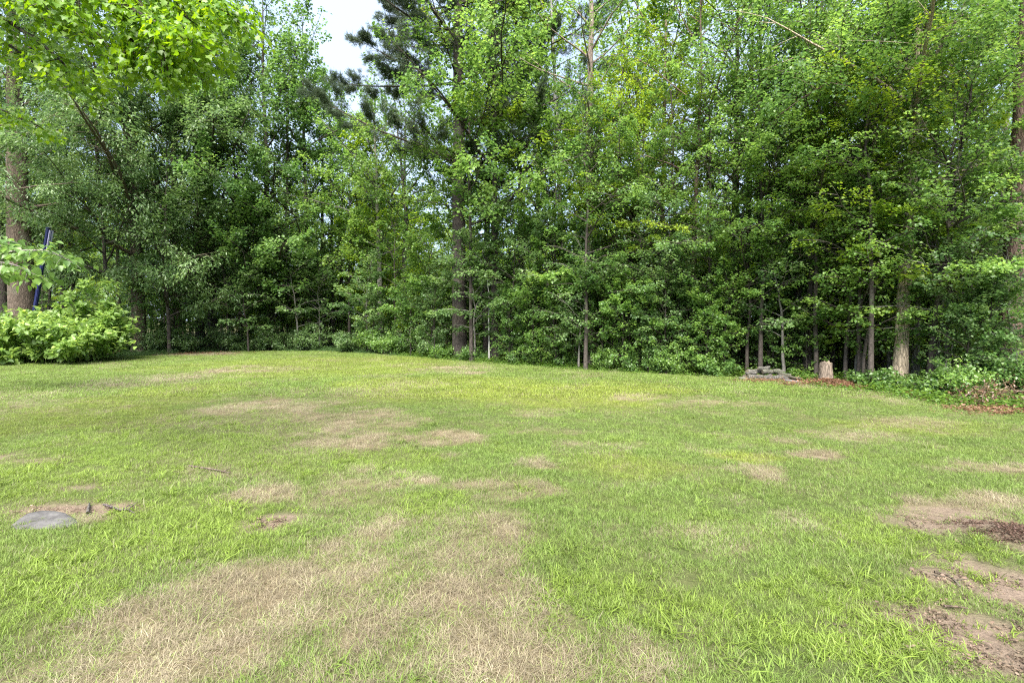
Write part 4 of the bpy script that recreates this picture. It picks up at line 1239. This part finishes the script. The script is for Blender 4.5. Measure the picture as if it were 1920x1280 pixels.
put('white_sticker', box_mesh('white_sticker', .01, .045, -.062, -.0575, Lp - 3.55, Lp - 3.1, M_WHITE, .001), pole)

# ------------------------------------------------------------------ stump
M_WOOD = simple('weathered_wood', (.30, .245, .19), .9, .45, 9, .6, objcol=True)
M_CUT = simple('cut_wood', (.20, .165, .12), .9, .3, 14, .4)
M_STONE = simple('stone', (.30, .29, .29), .97, .45, 11, .8, objcol=True)
def stump():
    rng = np.random.default_rng(77)
    x, y = column(1549, 12.75)
    o = empty('tree_stump', (x, y, gz(x, y) - .02), 'sawn off grey-brown tree stump standing at the lawn edge', 'stump')
    k, sd = 9, 22
    th = np.linspace(0, 2 * pi, sd, endpoint=False)
    rib = 1 + .07 * np.sin(th * 5 + 1) + .05 * rng.normal(0, 1, sd)
    V = []
    for i in range(k):
        t = i / (k - 1)
        r = .138 * (1.28 - .30 * t + .25 * math.exp(-t * 7)) * rib * (1 + .02 * rng.normal(0, 1, sd))
        z = -.08 + (.62 + (.035 * np.sin(th * 2) + .018 * rng.normal(0, 1, sd))) * t
        V.append(np.stack([r * np.cos(th) - .02 * t, r * np.sin(th), z], -1))
    V = np.array(V)
    i = np.arange(k - 1)[:, None] * sd; j = np.arange(sd)[None]; j2 = (j + 1) % sd
    Q = np.stack([i + j, i + j2, i + sd + j2, i + sd + j], -1).reshape(-1, 4)
    put('bark', new_mesh('bark', V.reshape(-1, 3), None, Q, M_BARK, True), o, color=(.25, .20, .16))
    top = V[-1].copy(); c = top.mean(0) - [0, 0, .02]
    ring = c + (top - c) * .93 + [0, 0, -.004]
    inner = c + (top - c) * .5 + rng.normal(0, .008, (sd, 3))
    VV = np.concatenate([ring, inner, [c]])
    Q2 = np.stack([np.arange(sd), (np.arange(sd) + 1) % sd, sd + (np.arange(sd) + 1) % sd, sd + np.arange(sd)], -1)
    T2 = np.stack([sd + np.arange(sd), sd + (np.arange(sd) + 1) % sd, np.full(sd, 2 * sd)], -1)
    put('cut_top', new_mesh('cut_top', VV, T2, Q2, M_CUT), o)
stump()

# ------------------------------------------------------------------ heap of weathered logs and stones left of the stump
def log(px, Y, z, length, r, az, tilt, col, label, seed):
    rng = np.random.default_rng(seed)
    x, y = column(px, Y)
    o = empty('log', (x, y, gz(x, y) + z), label, 'log', 'weathered logs heaped at the lawn edge')
    o.rotation_euler = (0, -tilt, az)
    tb = Tubes()
    k = 7
    t = np.linspace(-.5, .5, k)
    P = np.stack([t * length, .02 * np.sin(t * 5 + seed), .012 * rng.normal(0, 1, k)], -1)
    tb.add(P, r * (1 + .08 * rng.normal(0, 1, k)), 10, .07, rng, cap=False)
    V = np.concatenate(tb.V)
    put('bark', new_mesh('bark', V, None, np.concatenate(tb.Q), M_BARK, True), o, color=col)
    for e_, n_ in ((0, 'cut_end'), (k - 1, 'cut_end')):
        ring = V[e_ * 10:(e_ + 1) * 10]; c = ring.mean(0)
        put(n_, new_mesh(n_, np.concatenate([ring, [c]]), [[i, (i + 1) % 10, 10] for i in range(10)], None, M_CUT), o)
LG = (.125, .117, .105)
for a in ((1424, 13.5, .06, .62, .075, .05, 0, LG, 'thick grey log at the bottom front of the heap, under its left half'), (1455, 13.2, .06, .6, .07, -.18, 0, LG, 'thick grey log at the bottom front of the heap, under its right half'),
          (1418, 13.75, .18, .5, .065, .1, .03, (.15, .142, .125), 'pale grey log on top of the left half of the heap'), (1447, 13.55, .20, .48, .065, -.1, .0, (.14, .138, .112), 'lichen-grey log on top of the middle of the heap'),
          (1432, 13.65, .29, .38, .045, .25, .05, (.155, .15, .132), 'short pale billet topmost on the heap'), (1402, 13.7, .08, .3, .07, .5, .1, (.17, .17, .12), 'mossy short log at the left end of the heap'),
          (1466, 13.3, .17, .42, .05, -.5, -.25, (.11, .115, .085), 'slanting greenish log sloping down the right side of the heap'), (1480, 13.1, .12, .5, .04, -.35, -.18, (.09, .082, .062), 'thin dark pole lying over the right end of the heap'),
          (1408, 13.55, .17, .28, .035, -.3, .0, (.13, .123, .112), 'thin grey billet near the left end of the heap')):
    log(*a, seed=int(a[0]))

def stone(px, Y, dims, col, label, seed, name='stone', group=None, z=0.0, rz=0.0):
    import bmesh
    rng = np.random.default_rng(seed)
    bm = bmesh.new()
    bmesh.ops.create_icosphere(bm, subdivisions=3, radius=1)
    ph = rng.uniform(0, 6, 6)
    for v in bm.verts:
        c = v.co
        f = 1 + .16 * sin(c.x * 3 + ph[0]) * cos(c.y * 2.6 + ph[1]) + .10 * sin(c.z * 5 + ph[2] + c.x * 2) + .05 * sin(c.x * 9 + ph[3]) * sin(c.y * 8 + ph[4])
        c = c * f
        m_ = max(abs(c.x), abs(c.y), abs(c.z))
        c = c * (1 - .28 * (1 - 1 / max(m_, .6)))
        v.co = (c.x * dims[0], c.y * dims[1], max(-.7, min(.62, c.z)) * dims[2])
    me = bpy.data.meshes.new(name); bm.to_mesh(me); bm.free(); me.materials.append(M_STONE)
    x, y = column(px, Y)
    o = put(name, me, None, (x, y, gz(x, y) + z), (rng.normal(0, .08), rng.normal(0, .08), rz), col)
    return tag(o, label, 'stone', group)
stone(1484, 12.75, (.17, .12, .09), (.12, .115, .118), 'larger grey stone at the right foot of the log heap', 51, group='stones by the log heap', z=.02)
stone(1499, 12.55, (.10, .08, .06), (.15, .14, .13), 'small pale stone nearest the stump, right of the log heap', 52, group='stones by the log heap', z=.01)
stone(1395, 13.5, (.14, .10, .07), (.12, .12, .09), 'mossy stone at the left end of the log heap', 53, group='stones by the log heap', z=.01)

# ------------------------------------------------------------------ flat stone sunk in the lawn, roots and sticks
def flagstone():
    pts = [(18, 986), (34, 977), (52, 970), (80, 965), (106, 966), (124, 969), (140, 975), (148, 981), (128, 987), (95, 990), (55, 991), (28, 990)]
    G = np.array([on_ground(*q) for q in pts]); c = G.mean(0)
    o_z = gz(*c)
    n = len(pts)
    rng = np.random.default_rng(3)
    ring = lambda s, z: np.stack([(G[:, 0] - c[0]) * s, (G[:, 1] - c[1]) * s, z + .003 * rng.normal(0, 1, n)], -1)
    V = np.concatenate([ring(1.03, np.full(n, -.06)), ring(1.0, np.full(n, .012)), ring(.93, np.full(n, .024)), ring(.5, .028 + .006 * rng.normal(0, 1, n)), [[0, 0, .026]]])
    Q = [(r * n + i, r * n + (i + 1) % n, (r + 1) * n + (i + 1) % n, (r + 1) * n + i) for r in range(3) for i in range(n)]
    V[n:, 2] += V[n:, 1] * .16
    T = [(3 * n + i, 3 * n + (i + 1) % n, 4 * n) for i in range(n)]
    o = put('flagstone', new_mesh('flagstone', V, T, Q, M_STONE), None, (c[0], c[1], o_z), color=(.080, .077, .077))
    tag(o, 'flat pale grey stone sunk in the grass at the lower left', 'stone')
    return G
flagstone()

def stick(pts, r, col, label, seed, forks=()):
    rng = np.random.default_rng(seed)
    G = np.array([(*on_ground(a, b), 0) for a, b in pts])
    c = G[0].copy()
    z0 = gz(c[0], c[1])
    P = G - c
    P[:, 2] = .018 + .012 * rng.uniform(0, 1, len(P))
    tb = Tubes()
    tb.add(P, np.linspace(r, r * .45, len(P)), 7, .12, rng)
    for (i, dx, dy, dz) in forks:
        tb.add([P[i], P[i] + np.array([dx, dy, dz]) * .5, P[i] + np.array([dx, dy, dz])], [r * .5, r * .4, r * .2], 5)
    o = put('stick', tb.mesh('stick', M_BARK), None, (c[0], c[1], z0), color=col)
    tag(o, label, 'stick')
stick([(195, 952), (212, 958), (226, 963), (240, 962), (252, 968)], .011, (.12, .10, .10), 'crooked dark stick on the bare patch right of the flat grey stone', 61, ((2, .05, .06, .03), (3, .06, .02, .05)))
stick([(355, 880), (378, 884), (400, 887), (418, 890), (432, 894)], .012, (.14, .11, .09), 'dark stick lying in the grass up the lawn from the flat grey stone', 62, ((3, .06, .05, .02),))
stick([(164, 968), (166, 958), (168, 948)], .012, (.12, .11, .10), 'short grey root beside the right end of the flat grey stone', 63)
stick([(1752, 1080), (1775, 1083), (1790, 1092), (1800, 1104)], .009, (.10, .08, .06), 'dark curved root on the bare soil at the lower right', 64, ((2, .05, -.04, .03),))
stick([(1770, 1140), (1795, 1143), (1815, 1146)], .007, (.12, .09, .07), 'short twig on the bare soil below the curved root', 65)

# ------------------------------------------------------------------ brush heap at the right rim
def brush_heap():
    rng = np.random.default_rng(88)
    x, y = column(1895, 9.7)
    o = empty('brush_heap', (x, y, gz(x, y) - .02), 'heap of dry brown cut branches at the right rim of the lawn', 'brush heap')
    lv = Leaves()
    for i in range(26):
        c = np.array([rng.uniform(-.75, .6), rng.uniform(-.2, .55), rng.uniform(.02, .30)])
        a = rng.normal(.1, .75) + (pi if rng.uniform() < .4 else 0); ln = rng.uniform(.4, 1.0); e_ = rng.normal(.12, .28)
        d = np.array([cos(a) * cos(e_), sin(a) * cos(e_) * .6, sin(e_)])
        k = 6
        t = np.linspace(-.5, .5, k)
        P = c + d * (t * ln)[:, None] + rng.normal(0, .018, (k, 3)); P[:, 2] = np.maximum(P[:, 2], .02)
        tb = Tubes()
        tb.add(P, np.linspace(.014, .004, k) * rng.uniform(.6, 1.2), 6, .08, rng)
        for j in range(3):
            b_ = P[rng.integers(2, k)]; dd = unit(d + rng.normal(0, .55, 3)) * rng.uniform(.12, .3)
            tb.add([b_, b_ + dd * .5, b_ + dd], [.005, .004, .002], 4)
        put('branch', tb.mesh('branch', M_BARK), o, color=((.125, .085, .062) if i % 4 else (.24, .18, .13)))
        n = 34
        b_ = P[rng.integers(0, k, n)] + rng.normal(0, .09, (n, 3)); b_[:, 2] = np.maximum(b_[:, 2], .02)
        lv.add(b_, rng.normal(0, 1, (n, 3)) + [0, 0, -.3], rng.normal(0, 1, (n, 3)) + [0, 0, .6], .06 * rng.uniform(.6, 1.2, n), .035, np.clip(rng.normal(.45, .22, n), 0, 1))
    tag(put('dead_leaves', lv.mesh('dead_leaves', M_LEAF), o, color=(.17, .105, .065)), kind='stuff')
brush_heap()

# ------------------------------------------------------------------ brown leaf litter round the stump, on the bare strip and along the edge
MULCH = (1912, on_ground(1912, 1018)[1], .16, .12, 170)
CRUMBS = tuple((q, on_ground(q, w)[1], sx, sy, n_) for q, w, sx, sy, n_ in ((1800, 985, .42, .1, 60), (1890, 1110, .22, .16, 60), (1825, 1190, .3, .1, 60), (1730, 1150, .16, .05, 20), (1880, 1235, .18, .08, 40), (100, 958, .2, .05, 25), (215, 958, .1, .05, 15), (515, 982, .09, .05, 18)))
def litter_tuft(seed, n, r, leaf):
    rng = np.random.default_rng(seed)
    lv = Leaves()
    P = np.stack([rng.normal(0, r, n), rng.normal(0, r, n), rng.uniform(0, .05, n)], -1)
    lv.add(P, rng.normal(0, 1, (n, 3)) * [1, 1, .3], np.array([0, 0, 1.0]) + rng.normal(0, .45, (n, 3)), leaf * rng.uniform(.6, 1.2, n), leaf * .6, np.clip(rng.normal(.5, .22, n), 0, 1))
    return lv.mesh('litter', M_COVER)
rng = np.random.default_rng(91)
pts = []
for (px, Y, sx, sy, n) in ((1556, 12.55, .32, .16, 200), (1590, 12.15, .30, .14, 130), (1440, 13.0, .5, .12, 110), (300, 24.4, 2.2, .45, 260), (1890, 9.1, .45, .22, 150), (1500, 12.5, .3, .12, 60), MULCH) + CRUMBS:
    cx, cy = column(px, Y)
    pts.append(np.stack([rng.normal(cx, sx, n), rng.normal(cy, sy, n)], -1))
pts.append(np.stack([rng.uniform(-26, 14, 2600), rng.uniform(8, 40, 2600)], -1)[:])
a = np.concatenate(pts)
b = beyond(a[:, 0], a[:, 1])
keepn = np.concatenate([np.ones(len(a) - 2600, bool), b[-2600:] > .3])
a = a[keepn]; n = len(a)
lc = np.concatenate([np.array([[.20, .125, .075]]) * rng.uniform(.6, 1.3, (n, 1)), np.ones((n, 1))], 1)
near = a[:, 1] < 6
lc[near, :3] = np.where((a[near, 0] > on_ground(1840, 1018)[0])[:, None] & (np.abs(a[near, 1] - MULCH[1]) < .35)[:, None], np.array([[.085, .055, .040]]), np.array([[.14, .105, .076]])) * rng.uniform(.5, 1.7, (int(near.sum()), 1))
st_ = np.array(column(1556, 12.5))
zz = ground_z(a[:, 0], a[:, 1]) + mound(a[:, 0], a[:, 1]) + .09 * np.exp(-((a[:, 0] - st_[0]) ** 2 + (a[:, 1] - st_[1]) ** 2) / .09)
scatter('leaf_litter', np.stack([a[:, 0], a[:, 1], zz], -1), np.stack([rng.normal(0, .15, n), rng.normal(0, .15, n), rng.uniform(0, 6.28, n)], -1), rng.uniform(.6, 1.2, n) * np.where(near, .33, 1), rng.integers(0, 3, n),
        {'leafcol': lc}, [litter_tuft(1, 16, .07, .06), litter_tuft(2, 14, .08, .05), litter_tuft(3, 18, .06, .05)], 'dry brown fallen leaves round the stump and under the trees')
